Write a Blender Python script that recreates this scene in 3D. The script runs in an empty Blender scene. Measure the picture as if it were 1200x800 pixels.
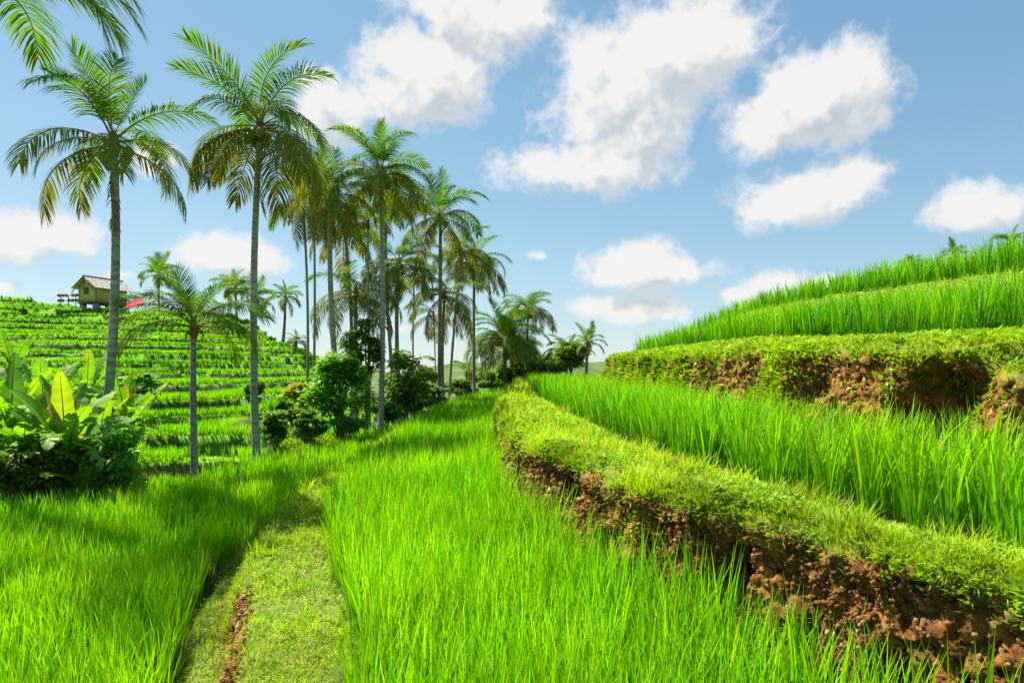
import bpy, math, random
import numpy as np
from mathutils import Vector, Matrix

rng = np.random.default_rng(7)
random.seed(7)
PI = math.pi
sc = bpy.context.scene
COL = sc.collection
F0, HY, EYE = 733.0, 430.0, 2.0          # focal length, horizon row, eye height used while measuring


def at(px, d):                            # world x of a column at depth d
    return (px - 600.0) / F0 * d


def zt(py, d):                            # world z of a row at depth d
    return EYE + (HY - py) / F0 * d


# ------------------------------------------------------------------ numpy noise
def _hash(ix, iy, iz):
    h = (ix.astype(np.int64) * 374761393 + iy.astype(np.int64) * 668265263 + iz.astype(np.int64) * 2147483647) & 0xffffffff
    h = ((h ^ (h >> 13)) * 1274126177) & 0xffffffff
    h = ((h ^ (h >> 16)) * 2246822519) & 0xffffffff
    return ((h ^ (h >> 15)) & 0xffff) / 65535.0


def vnoise(x, y, z):
    x, y, z = np.broadcast_arrays(np.asarray(x, float), np.asarray(y, float), np.asarray(z, float))
    ix, iy, iz = np.floor(x), np.floor(y), np.floor(z)
    fx, fy, fz = x - ix, y - iy, z - iz
    fx, fy, fz = [f * f * (3 - 2 * f) for f in (fx, fy, fz)]
    r = 0
    for dx in (0, 1):
        for dy in (0, 1):
            for dz in (0, 1):
                w = (fx if dx else 1 - fx) * (fy if dy else 1 - fy) * (fz if dz else 1 - fz)
                r = r + w * _hash(ix + dx, iy + dy, iz + dz)
    return r


def fbm(x, y, z=0.0, oct=4, gain=.5):
    a, s, t = 1.0, 0, 0
    for o in range(oct):
        k = 2.03 ** o
        s = s + a * vnoise(np.asarray(x) * k + 17.3 * o, np.asarray(y) * k + 5.1 * o, np.asarray(z) * k + 9.7 * o)
        t += a
        a *= gain
    return s / t


def sstep(a, b, x):
    t = np.clip((x - a) / (b - a), 0, 1)
    return t * t * (3 - 2 * t)


# ------------------------------------------------------------------ mesh helpers
def mesh_np(name, V, Q=None, T=None, col=None, smooth=True, mats=()):
    me = bpy.data.meshes.new(name)
    V = np.asarray(V, np.float32).reshape(-1, 3)
    me.vertices.add(len(V))
    me.vertices.foreach_set('co', V.ravel())
    parts, starts, tot, n = [], [], [], 0
    for A, k in ((Q, 4), (T, 3)):
        if A is not None and len(A):
            A = np.asarray(A, np.int32).reshape(-1, k)
            parts.append(A.ravel())
            starts.append(n + np.arange(len(A)) * k)
            tot.append(np.full(len(A), k))
            n += A.size
    me.loops.add(n)
    me.loops.foreach_set('vertex_index', np.concatenate(parts).astype(np.int32))
    st = np.concatenate(starts).astype(np.int32)
    me.polygons.add(len(st))
    me.polygons.foreach_set('loop_start', st)
    me.polygons.foreach_set('loop_total', np.concatenate(tot).astype(np.int32))
    if smooth:
        me.polygons.foreach_set('use_smooth', np.ones(len(st), bool))
    if col is not None:
        a = me.color_attributes.new('Col', 'FLOAT_COLOR', 'POINT')
        c = np.ones((len(V), 4), np.float32)
        c[:, :3] = np.asarray(col).reshape(-1, 3)
        a.data.foreach_set('color', c.ravel())
    me.update(calc_edges=True)
    for m in mats:
        me.materials.append(m)
    return me


class MB:                                  # collects shapes into ONE mesh
    def __init__(s):
        s.V, s.Q, s.T, s.C, s.n = [], [], [], [], 0

    def add(s, V, Q=None, T=None, col=(1, 1, 1)):
        V = np.asarray(V, float).reshape(-1, 3)
        if Q is not None and len(Q):
            s.Q.append(np.asarray(Q, np.int64).reshape(-1, 4) + s.n)
        if T is not None and len(T):
            s.T.append(np.asarray(T, np.int64).reshape(-1, 3) + s.n)
        c = np.asarray(col, float)
        s.C.append(np.broadcast_to(c, (len(V), 3)) if c.ndim == 1 else c)
        s.V.append(V)
        s.n += len(V)

    def mesh(s, name, mat, smooth=True):
        return mesh_np(name, np.concatenate(s.V), np.concatenate(s.Q) if s.Q else None,
                       np.concatenate(s.T) if s.T else None, np.concatenate(s.C), smooth, (mat,))

    def tube(s, pts, rad, n=8, col=(1, 1, 1), cap=True):
        P = np.asarray(pts, float)
        R = np.broadcast_to(np.asarray(rad, float), (len(P),))
        T = np.gradient(P, axis=0)
        T /= np.linalg.norm(T, axis=1)[:, None] + 1e-9
        ref = np.array([0, 0, 1.]) if abs(T[0][2]) < .8 else np.array([1., 0, 0])
        V = []
        for i in range(len(P)):
            a = np.cross(ref, T[i]); a /= np.linalg.norm(a) + 1e-9
            b = np.cross(T[i], a)
            an = np.arange(n) * 2 * PI / n
            V.append(P[i] + R[i] * (np.cos(an)[:, None] * a + np.sin(an)[:, None] * b))
        V = np.concatenate(V)
        Q = [(i * n + j, i * n + (j + 1) % n, (i + 1) * n + (j + 1) % n, (i + 1) * n + j) for i in range(len(P) - 1) for j in range(n)]
        Tt = []
        if cap:
            m = len(P) * n
            V = np.vstack([V, P[-1], P[0]])
            Tt = [((len(P) - 1) * n + j, (len(P) - 1) * n + (j + 1) % n, m) for j in range(n)] + [((j + 1) % n, j, m + 1) for j in range(n)]
        s.add(V, Q, Tt, col)

    def box(s, c, size, rot=0, col=(1, 1, 1), ch=0.0):
        hx, hy, hz = [k / 2 for k in size]
        V = np.array([(x, y, z) for x in (-hx, hx) for y in (-hy, hy) for z in (-hz, hz)])
        ca, sa = math.cos(rot), math.sin(rot)
        V = np.stack([V[:, 0] * ca - V[:, 1] * sa, V[:, 0] * sa + V[:, 1] * ca, V[:, 2]], 1) + np.asarray(c, float)
        s.add(V, [(0, 1, 3, 2), (4, 6, 7, 5), (0, 4, 5, 1), (2, 3, 7, 6), (0, 2, 6, 4), (1, 5, 7, 3)], None, col)

    def ball(s, c, r, col=(1, 1, 1), n=8, m=6, sz=1.0):
        th = np.linspace(0, PI, m + 1)
        V = [(c[0] + r * math.sin(t) * math.cos(p), c[1] + r * math.sin(t) * math.sin(p), c[2] + sz * r * math.cos(t))
             for t in th for p in np.arange(n) * 2 * PI / n]
        Q = [(i * n + j, (i + 1) * n + j, (i + 1) * n + (j + 1) % n, i * n + (j + 1) % n) for i in range(m) for j in range(n)]
        s.add(V, Q, None, col)


def link(name, me, parent=None, loc=(0, 0, 0)):
    o = bpy.data.objects.new(name, me)
    COL.objects.link(o)
    o.location = loc
    if parent is not None:
        o.parent = parent
    return o


def thing(name, label, cat, loc=(0, 0, 0), rotz=0.0, group=None):
    o = bpy.data.objects.new(name, None)
    COL.objects.link(o)
    o.empty_display_size = .2
    o.location = loc
    o.rotation_euler = (0, 0, rotz)
    o['label'] = label
    o['category'] = cat
    if group:
        o['group'] = group
    return o


def tag(o, label, cat, kind=None, group=None):
    o['label'] = label
    o['category'] = cat
    if kind:
        o['kind'] = kind
    if group:
        o['group'] = group
    return o


# ------------------------------------------------------------------ materials
def new_mat(name):
    m = bpy.data.materials.new(name)
    m.use_nodes = True
    nt = m.node_tree
    for n in list(nt.nodes):
        nt.nodes.remove(n)
    out = nt.nodes.new('ShaderNodeOutputMaterial')
    return m, nt, out


def nn(nt, typ, **kw):
    n = nt.nodes.new(typ)
    for k, v in kw.items():
        if k.startswith('i_'):
            n.inputs[k[2:].replace('_', ' ')].default_value = v
        else:
            setattr(n, k, v)
    return n


def foliage_mat(name, trans=.45, gloss=.06, rough=.45, tcol=(1.25, 1.1, .35), var=.25):
    m, nt, out = new_mat(name)
    at_ = nn(nt, 'ShaderNodeVertexColor', layer_name='Col')
    tc = nn(nt, 'ShaderNodeTexCoord')
    no = nn(nt, 'ShaderNodeTexNoise', i_Scale=1.3, i_Detail=3.0)
    nt.links.new(tc.outputs['Object'], no.inputs['Vector'])
    mr = nn(nt, 'ShaderNodeMapRange')
    mr.inputs[1].default_value, mr.inputs[2].default_value = .3, .7
    mr.inputs[3].default_value, mr.inputs[4].default_value = 1 - var, 1 + var
    nt.links.new(no.outputs[0], mr.inputs[0])
    mul = nn(nt, 'ShaderNodeVectorMath', operation='SCALE')
    nt.links.new(at_.outputs[0], mul.inputs[0])
    nt.links.new(mr.outputs[0], mul.inputs['Scale'])
    tr = nn(nt, 'ShaderNodeVectorMath', operation='MULTIPLY')
    tr.inputs[1].default_value = tcol
    nt.links.new(mul.outputs[0], tr.inputs[0])
    d = nn(nt, 'ShaderNodeBsdfDiffuse')
    t = nn(nt, 'ShaderNodeBsdfTranslucent')
    g = nn(nt, 'ShaderNodeBsdfGlossy', i_Roughness=rough)
    g.inputs['Color'].default_value = (.9, .95, .8, 1)
    nt.links.new(mul.outputs[0], d.inputs['Color'])
    nt.links.new(tr.outputs[0], t.inputs['Color'])
    m1 = nn(nt, 'ShaderNodeMixShader'); m1.inputs[0].default_value = trans
    nt.links.new(d.outputs[0], m1.inputs[1]); nt.links.new(t.outputs[0], m1.inputs[2])
    m2 = nn(nt, 'ShaderNodeMixShader'); m2.inputs[0].default_value = gloss
    nt.links.new(m1.outputs[0], m2.inputs[1]); nt.links.new(g.outputs[0], m2.inputs[2])
    nt.links.new(m2.outputs[0], out.inputs['Surface'])
    return m


def solid_mat(name, scale=8.0, amp=.35, rough=.85, bump=.3, bscale=40.0, stretch=(1, 1, 1), usecol=True, base=(.3, .3, .3), bdist=.02):
    m, nt, out = new_mat(name)
    b = nn(nt, 'ShaderNodeBsdfPrincipled')
    b.inputs['Roughness'].default_value = rough
    b.inputs['Specular IOR Level'].default_value = .25
    tc = nn(nt, 'ShaderNodeTexCoord')
    mp = nn(nt, 'ShaderNodeMapping')
    mp.inputs['Scale'].default_value = stretch
    nt.links.new(tc.outputs['Object'], mp.inputs['Vector'])
    no = nn(nt, 'ShaderNodeTexNoise', i_Scale=scale, i_Detail=6.0, i_Roughness=.65)
    nt.links.new(mp.outputs[0], no.inputs['Vector'])
    mr = nn(nt, 'ShaderNodeMapRange')
    mr.inputs[1].default_value, mr.inputs[2].default_value = .3, .7
    mr.inputs[3].default_value, mr.inputs[4].default_value = 1 - amp, 1 + amp
    nt.links.new(no.outputs[0], mr.inputs[0])
    mul = nn(nt, 'ShaderNodeVectorMath', operation='SCALE')
    if usecol:
        c = nn(nt, 'ShaderNodeVertexColor', layer_name='Col')
        nt.links.new(c.outputs[0], mul.inputs[0])
    else:
        mul.inputs[0].default_value = base
    nt.links.new(mr.outputs[0], mul.inputs['Scale'])
    nt.links.new(mul.outputs[0], b.inputs['Base Color'])
    n2 = nn(nt, 'ShaderNodeTexNoise', i_Scale=bscale, i_Detail=5.0, i_Roughness=.7)
    nt.links.new(mp.outputs[0], n2.inputs['Vector'])
    bp = nn(nt, 'ShaderNodeBump', i_Strength=bump, i_Distance=bdist)
    nt.links.new(n2.outputs[0], bp.inputs['Height'])
    nt.links.new(bp.outputs[0], b.inputs['Normal'])
    nt.links.new(b.outputs[0], out.inputs['Surface'])
    return m


M_rice = foliage_mat('rice_leaf', .52, .02, .45, (1.28, 1.15, .3), .22)
M_grass = foliage_mat('bank_grass', .45, .015, .5, (1.2, 1.1, .35), .3)
M_palm = foliage_mat('palm_leaf', .42, .02, .65, (1.25, 1.12, .33), .2)
M_leaf = foliage_mat('broad_leaf', .42, .02, .5, (1.3, 1.15, .3), .25)
M_banana = foliage_mat('banana_leaf', .55, .03, .5, (1.4, 1.2, .3), .15)
M_soil = solid_mat('red_brown_soil', 9.0, .5, .95, .9, 55.0, bdist=.03)
M_ground = solid_mat('field_ground', 3.0, .35, .95, .5, 30.0)
M_trunk = solid_mat('palm_bark', 5.0, .55, .9, .6, 22.0, (1, 1, 3.2))
M_bark = solid_mat('tree_bark', 10.0, .4, .9, .6, 30.0, (1, 1, .4))
M_wood = solid_mat('bamboo_boards', 7.0, .22, .8, .3, 40.0, (1, 1, .3))
M_roof = solid_mat('weathered_roof', 5.0, .3, .7, .3, 30.0)
M_stone = solid_mat('pier_stone', 8.0, .3, .9, .5, 30.0)
M_cloth = solid_mat('plain_cloth', 4.0, .1, .8, .1, 30.0)
M_nut = solid_mat('coconut_husk', 10.0, .25, .5, .1, 30.0)
M_far = solid_mat('far_forest', .02, .35, .95, .6, .12, bdist=4.0)


# ------------------------------------------------------------------ ground plan (x of each edge as a function of depth y)
def edge(pts):
    p = np.array(sorted(pts), float)
    return lambda y: np.interp(y, p[:, 0], p[:, 1])


XF = edge([(-3, -14), (5, -13), (8, -11.4), (9.6, -9.2), (9.9, -8.1), (11, -6.9), (12.4, -6.45), (15, -6.2), (18.3, -5.3), (24, -4.7), (29.8, -4.1), (42, -2.4), (48, -1.2)])
XR = edge([(-3, -.5), (2, -.75), (3.76, -1.0), (5.16, -1.47), (6.2, -1.9), (7.3, -2.25), (9.3, -2.65), (12, -2.8), (21, -3.1), (30, -3.1), (48, -1.0)])
XL = edge([(-3, -1.2), (2, -1.35), (3.76, -1.62), (5.16, -2.15), (6.2, -2.6), (7.3, -2.88), (9.3, -3.02), (12, -3.1), (21, -3.4), (30, -3.4), (48, -1.3)])
X2 = edge([(-3, 5.2), (.3, 3.3), (1.2, 2.62), (2.15, 2.14), (2.83, 1.84), (3.37, 1.58), (4.3, 1.10), (5.3, .66), (6.9, .19), (9.6, -.13), (13.8, -.28), (19.5, -.13), (25, .12), (45, .25)])
X2i = edge([(-3, 6.2), (.3, 3.9), (1.5, 2.95), (2.65, 2.34), (3.56, 2.02), (5, 1.57), (7.3, 1.2), (11.3, .86), (17.8, .50), (25, .55), (45, .7)])
X3 = edge([(-3, 6.9), (.5, 4.6), (2.5, 3.5), (3.6, 3.02), (4.15, 2.95), (4.3, 3.02), (5.1, 2.8), (6.4, 2.6), (10.3, 2.75), (18, 2.85), (22, 3.1), (25, 3.9), (27, 5.5), (29, 9), (31, 16), (48, 60)])
X3r = edge([(-3, 9.5), (2, 7.6), (6.4, 5.2), (8.5, 4.75), (12, 4.85), (18, 4.9), (25, 5.0), (29, 5.6), (31, 7), (33, 12), (35, 18), (48, 64)])
X4 = edge([(-3, 11.5), (2, 9.4), (8, 6.9), (12.5, 6.8), (20, 6.9), (30, 7.2), (34, 8.2), (37, 11), (40, 18), (48, 68)])
X4r = edge([(-3, 12.2), (2, 10.1), (8, 7.5), (12.5, 7.35), (20, 7.45), (30, 7.8), (36, 9.5), (39, 13), (42, 20), (48, 70)])


def lift4(y):
    return .45 * np.exp(-((y - 19) / 9.0) ** 2)


def z3r(y):
    return 2.32 + .20 * sstep(7, 13, y)


YS = np.concatenate([np.arange(-3, 1, .12), np.arange(1, 1.9, .03), np.arange(1.9, 5.2, .0145), np.arange(5.2, 7.5, .024), np.arange(7.5, 14, .06), np.arange(14, 27, .16), np.arange(27, 47.9, .35)])


def sweep(name, stations, mat, colf, disp=None, ys=YS, kind='structure'):
    """stations: list of (x(y) array, z(y) array, number of columns up to the next station)"""
    X, Z, W = [], [], []
    for i in range(len(stations) - 1):
        xa, za, n = stations[i]
        xb, zb, _ = stations[i + 1]
        ts = np.linspace(0, 1, n + 1)[:-1] if i < len(stations) - 2 else np.linspace(0, 1, n + 1)
        for t in ts:
            X.append(xa + (xb - xa) * t)
            Z.append(za + (zb - za) * t)
            W.append(i + t)
    X, Z = np.array(X).T, np.array(Z).T
    Y = np.repeat(ys[:, None], X.shape[1], 1)
    S = np.repeat(np.array(W)[None, :], len(ys), 0)
    P = np.stack([X, Y, Z], 2)
    if disp is not None:
        P = disp(P, S)
    ny, nx = X.shape
    idx = np.arange(ny * nx).reshape(ny, nx)
    Q = np.stack([idx[:-1, :-1], idx[:-1, 1:], idx[1:, 1:], idx[1:, :-1]], 2).reshape(-1, 4)
    me = mesh_np(name, P.reshape(-1, 3), Q, None, colf(P, S).reshape(-1, 3), True, (mat,))
    o = link(name, me)
    o['kind'] = kind
    return o, P, S


K = lambda v: np.full(len(YS), float(v))
lerp = lambda a, b, t: np.asarray(a) + (np.asarray(b) - np.asarray(a)) * np.asarray(t)[..., None]

SOIL_A, SOIL_B, SOIL_C = np.array((.15, .055, .012)), np.array((.31, .128, .028)), np.array((.38, .21, .07))
MUD = np.array((.10, .085, .035))
GR = np.array((.13, .25, .014))


def soil_col(P, S):
    n = fbm(P[..., 0] * 5, P[..., 1] * 5, P[..., 2] * 5, 4)
    n2 = fbm(P[..., 0] * 19 + 3, P[..., 1] * 19, P[..., 2] * 19, 3)
    c = lerp(SOIL_A, SOIL_B, sstep(.35, .65, n))
    return lerp(c, SOIL_C, sstep(.55, .75, n2) * .7)


def mud_col(P, S):
    n = fbm(P[..., 0] * 2, P[..., 1] * 2, 0, 4)
    return lerp(MUD * .7, (.10, .13, .02), sstep(.35, .65, n))


# --- left paddy, its gully, the path between, the central paddy
def flat_disp(P, S):
    P = P.copy()
    P[..., 2] += (fbm(P[..., 0] * 3, P[..., 1] * 3, 0, 4) - .5) * .08
    return P


ZL = -.45
sweep('paddy_field', [(XF(YS) - 1.6, K(-1.5), 3), (XF(YS) - .35, K(-.62), 3), (XF(YS), K(ZL), 24), (XL(YS) - .62, K(ZL - .16), 1)], M_ground, mud_col, flat_disp)


def path_disp(P, S):
    P = P.copy()
    x, y, z = P[..., 0], P[..., 1], P[..., 2]
    w = sstep(.1, .5, S) * sstep(5.0, 4.7, S)
    wall = sstep(1.6, 2.0, S) * sstep(3.15, 2.8, S)
    n = fbm(x * 4, y * 4, z * 4, 4) - .5
    P[..., 0] += wall * n * .28 + w * (fbm(y * 1.7, 4, 0, 3) - .5) * .12
    P[..., 2] += w * (fbm(x * 6, y * 6, 0, 4) - .5) * .09
    return P


def path_col(P, S):
    c = soil_col(P, S)
    top = np.maximum(sstep(2.7, 3.0, S), sstep(1.9, 1.6, S))
    n = fbm(P[..., 0] * 6, P[..., 1] * 6, 0, 3)
    c = lerp(c, 0, 0) if False else c + (lerp((.14, .24, .016), (.20, .20, .04), n) - c) * top[..., None]
    far = sstep(7, 9, P[..., 1])
    return c + (GR - c) * far[..., None]


yy = YS
hard = np.interp(yy, [0, 5.0, 8, 48], [1, 1, .35, .35])        # how tall the earth face beside the path is
path_o, pathP, pathS = sweep('path', [(XL(yy) - .62, K(ZL - .16), 2), (XL(yy) - .44, ZL + .04 + .12 * hard, 4), (XL(yy) - .20, ZL + .12 + .05 * hard, 14),
                                      (XL(yy) + .0, K(.15), 12), (XR(yy), K(.13), 3), (XR(yy) + .10, K(-.02), 1)], M_soil, path_col, path_disp)
sweep('paddy_field', [(XR(yy) + .10, K(-.02), 16), (X2(yy) - 1.0, K(0.02), 4), (X2(yy) - .20, K(.10), 2), (X2(yy) + .0, K(.12), 1)], M_ground, mud_col, flat_disp)


# --- the bank between the central paddy and the next terrace up
HOLES2 = [(3.85, .70, .10, .20, .30), (5.85, .85, .14, .18, .30), (4.95, .6, .08, .15, .12), (2.9, .6, .08, .12, .14), (2.5, .5, .10, .12, .14), (3.3, .55, .07, .12, .12)]


def bank_disp(holes, s0, s1, amp=.30, lip=.10):
    def f(P, S):
        P = P.copy()
        x, y, z = P[..., 0], P[..., 1], P[..., 2]
        t = np.clip((S - s0) / (s1 - s0), 0, 1)
        wall = sstep(0, .12, t) * sstep(1.0, .9, t) * (S <= s1)
        n = fbm(x * 1.3, y * 1.3, z * 1.5, 3) - .5
        n2 = fbm(x * 7, y * 7, z * 7, 5, .6) - .5
        n3 = np.abs(fbm(x * 16, y * 16, z * 16, 3) - .5) * 2
        n4 = np.abs(fbm(x * 6 + 7, y * 6, z * 6, 4, .6) - .5) * 2
        n5 = fbm(x * 26, y * 26, z * 26, 3, .6) - .5
        n6 = fbm(x * 13 + 2, y * 13, z * 13, 4, .62) - .5
        dx = wall * (n * amp + n2 * .05 + n6 * .11 + n3 * .04 + n5 * .075 + sstep(.12, .0, n4) * .06)
        for (hy, hz, ry, rz, dep) in holes:
            q = ((y - hy) / ry) ** 2 + ((z - hz) / rz) ** 2
            dx = dx + wall * dep * np.exp(-q * q * .8)
        dx = dx - lip * np.exp(-((t - .93) / .06) ** 2) * (S <= s1)
        dx = dx + (fbm(y * 1.9, 3, 0, 4) - .5) * .34 * sstep(0, .2, t) * sstep(s1 + 1.2, s1 + .2, S)
        P[..., 0] = x + dx
        P[..., 1] = y + dx * .35
        top = sstep(s1 - .1, s1 + .15, S)
        P[..., 2] = z + top * (fbm(x * 3.5, y * 3.5, 1, 4) - .5) * .08 + wall * n2 * .06
        return P
    return f


def bank_col(s1):
    def f(P, S):
        c = soil_col(P, S)
        n = fbm(P[..., 0] * 4, P[..., 1] * 4, P[..., 2] * 4, 3)
        top = sstep(s1 - .12, s1 + .05, S + (n - .5) * .3)
        g = lerp((.14, .24, .016), (.20, .20, .04), n)
        return c + (g - c) * top[..., None]
    return f


bank2, bankP, bankS = sweep('earth_bank', [(X2(yy) - .16, K(-.03), 84), (X2(yy) + .03, K(1.12), 6), (X2(yy) + .10, K(1.17), 14), (X2i(yy), K(1.13), 2), (X2i(yy) + .12, K(1.02), 1)],
                            M_soil, bank_col(1.0), bank_disp(HOLES2, 0, 1, .16, .045))
sweep('paddy_field', [(X2i(yy) + .10, K(1.09), 12), (X3(yy) - .1, K(1.09), 2), (X3(yy) + .06, K(1.10), 1)], M_ground, lambda P, S: lerp(MUD, (.25, .15, .06), sstep(.4, .6, fbm(P[..., 0] * 3, P[..., 1] * 3, 0, 3))), flat_disp)

# --- the wall under the third terrace, the terraces above
HOLES3 = [(4.65, 1.65, .22, .32, .45), (4.42, 1.65, .10, .35, .22), (6.0, 1.75, .22, .2, .14), (7.4, 1.75, .3, .18, .12), (9.0, 1.7, .4, .18, .12)]
zt3 = np.interp(yy, [3.0, 4.2, 4.5, 6, 10, 22, 30, 48], [1.92, 1.95, 2.12, 2.17, 2.2, 2.28, 2.2, 1.2])
drop = sstep(27, 40, yy) * 2.2
bank3, bank3P, bank3S = sweep('earth_bank', [(X3(yy) - .08, K(1.0), 44), (X3(yy) + .34, zt3, 8), (X3(yy) + .6, zt3 + .06, 14), (X3r(yy) + .1, z3r(yy) - drop * .6, 1)],
                              M_soil, bank_col(1.0), bank_disp(HOLES3, 0, 1, .26, .04))
sweep('paddy_field', [(X3r(yy) + .08, z3r(yy) - drop * .6, 8), (X4(yy) + .02, z3r(yy) + .02 - drop * .6, 1)], M_ground, mud_col, flat_disp)
z4 = 3.10 + lift4(yy) * .5 - drop
bank4, bank4P, bank4S = sweep('earth_bank', [(X4(yy), z3r(yy) - .05 - drop * .6, 12), (X4(yy) + .12, z4, 4), (X4(yy) + .4, z4 + .08, 8), (X4r(yy) + .1, z4 + .2 + lift4(yy) * .5, 1)],
                              M_soil, bank_col(1.0), bank_disp([], 0, 1, .2, .05))
zr4 = z4 + .2 + lift4(yy) * .5
sweep('paddy_field', [(X4r(yy) + .08, zr4 - .02, 10), (X4r(yy) + 4.5, zr4 + .15, 8), (X4r(yy) + 9, zr4 - .6, 10), (X4r(yy) + 40, zr4 - 9, 1)], M_ground, lambda P, S: mud_col(P, S) * .6 + GR * .4, flat_disp)


# ------------------------------------------------------------------ the terraced hillside on the left
STEP = .54


def hill_h(x, y):
    h = -.9 + .185 * (y - 14)
    k = np.clip((y - 19) / 36, 0, 1.2)
    g = np.where(x < -30, .10 * (-30 - x), -.022 * (x + 30) ** 2) * k
    h = h + g + (fbm(x * .06 + 3, y * .06, 0, 3) - .5) * 2.6 * np.clip((y - 14) / 10, 0, 1)
    h = h + (fbm(x * .33, y * .33, 2, 2) - .5) * .35
    cell = np.floor(x / 7.5 + 2.2 * fbm(x * .05, y * .11, 4, 2) + .35 * np.sin(y * .21)); h = h + (_hash(cell, np.floor(y / 9.0 + .8 * np.sin(cell * 1.7)), cell * 0 + 3) - .5) * .55
    crest = 54 + (fbm(x * .08, 7, 0, 2) - .5) * 6
    h = np.where(y > crest, h - .5 * (y - crest), h)
    return h


def hill_z(x, y):
    h = hill_h(x, y)
    t = h / STEP + .38 * np.sin(h * 2.3 + .4) + .12 * np.sin(h * 5.1)
    k = np.floor(t)
    f = t - k
    z = STEP * (k + sstep(.88, 1.0, f)) + .07 * np.exp(-((f - .06) / .05) ** 2)
    lim = -.75 + np.maximum(XF(y) - x, 0) * .55
    z = np.minimum(z, lim)
    z = np.where(x > XF(y) - .3, -1.6, z)
    return np.maximum(z, -1.9 - np.clip((y - 25) / 10, 0, 1) * 1.5), f, z >= lim - 1e-6


hx = np.concatenate([np.arange(-85, -50, .5), np.arange(-50, 3.0, .2)])
hy = np.concatenate([np.arange(8.5, 30, .10), np.arange(30, 56, .15), np.arange(56, 80, .8)])
HX, HYg = np.meshgrid(hx, hy)
HZ, HFr, HL = hill_z(HX, HYg)
HZ = HZ + (fbm(HX * 2.2, HYg * 2.2, 0, 3) - .5) * .08
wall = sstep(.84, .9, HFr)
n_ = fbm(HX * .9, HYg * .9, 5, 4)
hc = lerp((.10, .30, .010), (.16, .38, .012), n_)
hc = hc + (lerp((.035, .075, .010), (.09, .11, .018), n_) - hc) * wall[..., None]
idx = np.arange(HX.size).reshape(HX.shape)
hq = np.stack([idx[:-1, :-1], idx[:-1, 1:], idx[1:, 1:], idx[1:, :-1]], 2).reshape(-1, 4)
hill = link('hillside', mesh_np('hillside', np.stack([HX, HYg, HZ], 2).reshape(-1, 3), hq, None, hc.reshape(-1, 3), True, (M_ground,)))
hill['kind'] = 'structure'


def ground_z(x, y):
    if x > XF(y) - .05:
        return ZL
    return float(hill_z(np.array([x]), np.array([y]))[0][0])


# far land: one sheet reaching the horizon, with low hills
g1 = np.concatenate([-np.geomspace(4000, 30, 40), np.linspace(-25, 25, 9), np.geomspace(30, 4000, 40)])
g2 = np.concatenate([np.array([-400, -150, -60, -20, 0]), np.linspace(10, 100, 14), np.geomspace(110, 5200, 60)])
GX, GY = np.meshgrid(g1, g2)
GZ = -3.2 - 22 * sstep(60, 260, GY) - 10 * sstep(60, 300, np.abs(GX)) + (fbm(GX * .004, GY * .004, 0, 4) - .5) * 30 * sstep(120, 500, np.hypot(GX, GY))
GZ = GZ + 70 * sstep(.5, .8, fbm(GX * .0011 + 5.2, GY * .0011 + 1.7, 3, 3)) * sstep(900, 1900, GY)
idx = np.arange(GX.size).reshape(GX.shape)
gq = np.stack([idx[:-1, :-1], idx[:-1, 1:], idx[1:, 1:], idx[1:, :-1]], 2).reshape(-1, 4)
gc = lerp((.05, .09, .02), (.09, .14, .025), fbm(GX * .01, GY * .01, 0, 3))
gr = link('ground', mesh_np('ground', np.stack([GX, GY, GZ], 2).reshape(-1, 3), gq, None, gc.reshape(-1, 3), True, (M_far,)))
gr['kind'] = 'structure'


# ------------------------------------------------------------------ grass-like blades
class Blades:
    def __init__(s):
        s.V, s.Q, s.C, s.n = [], [], [], 0

    def add(s, base, L, az, th0, th1, w, Kk, tw, c0, c1):
        N = len(base)
        if not N:
            return
        t = np.linspace(0, 1, Kk + 1)
        tm = (t[1:] + t[:-1]) / 2
        th = th0[:, None] + th1[:, None] * tm[None, :] ** 1.6
        ds = (L / Kk)[:, None]
        r = np.concatenate([np.zeros((N, 1)), np.cumsum(np.sin(th) * ds, 1)], 1)
        z = np.concatenate([np.zeros((N, 1)), np.cumsum(np.cos(th) * ds, 1)], 1)
        cx = base[:, 0:1] + r * np.cos(az)[:, None]
        cy = base[:, 1:2] + r * np.sin(az)[:, None]
        cz = base[:, 2:3] + z
        pw = (.55 + .45 * np.sin(np.clip(t * 2.4, 0, PI))) * (1 - t ** 3) + .04
        a = az + PI / 2 + tw
        ox = np.cos(a)[:, None] * w[:, None] * pw[None] * .5
        oy = np.sin(a)[:, None] * w[:, None] * pw[None] * .5
        V = np.empty((N, Kk + 1, 2, 3), np.float32)
        V[:, :, 0, 0], V[:, :, 0, 1], V[:, :, 0, 2] = cx - ox, cy - oy, cz
        V[:, :, 1, 0], V[:, :, 1, 1], V[:, :, 1, 2] = cx + ox, cy + oy, cz
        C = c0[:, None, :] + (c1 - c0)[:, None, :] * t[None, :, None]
        C = np.repeat(C[:, :, None, :], 2, 2)
        k = np.arange(Kk) * 2
        q = np.stack([k, k + 1, k + 3, k + 2], 1)
        Q = (np.arange(N) * (Kk + 1) * 2)[:, None, None] + q[None]
        s.V.append(V.reshape(-1, 3)); s.C.append(C.reshape(-1, 3)); s.Q.append(Q.reshape(-1, 4) + s.n)
        s.n += V.size // 3

    def obj(s, name, mat, label, cat, parent=None):
        o = link(name, mesh_np(name, np.concatenate(s.V), np.concatenate(s.Q), None, np.concatenate(s.C), True, (mat,)), parent)
        return tag(o, label, cat, 'stuff')


U = lambda a, b, n: rng.uniform(a, b, n)
RICE0, RICE1, RICE2 = np.array((.05, .19, .005)), np.array((.17, .55, .004)), np.array((.33, .65, .005))


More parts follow.
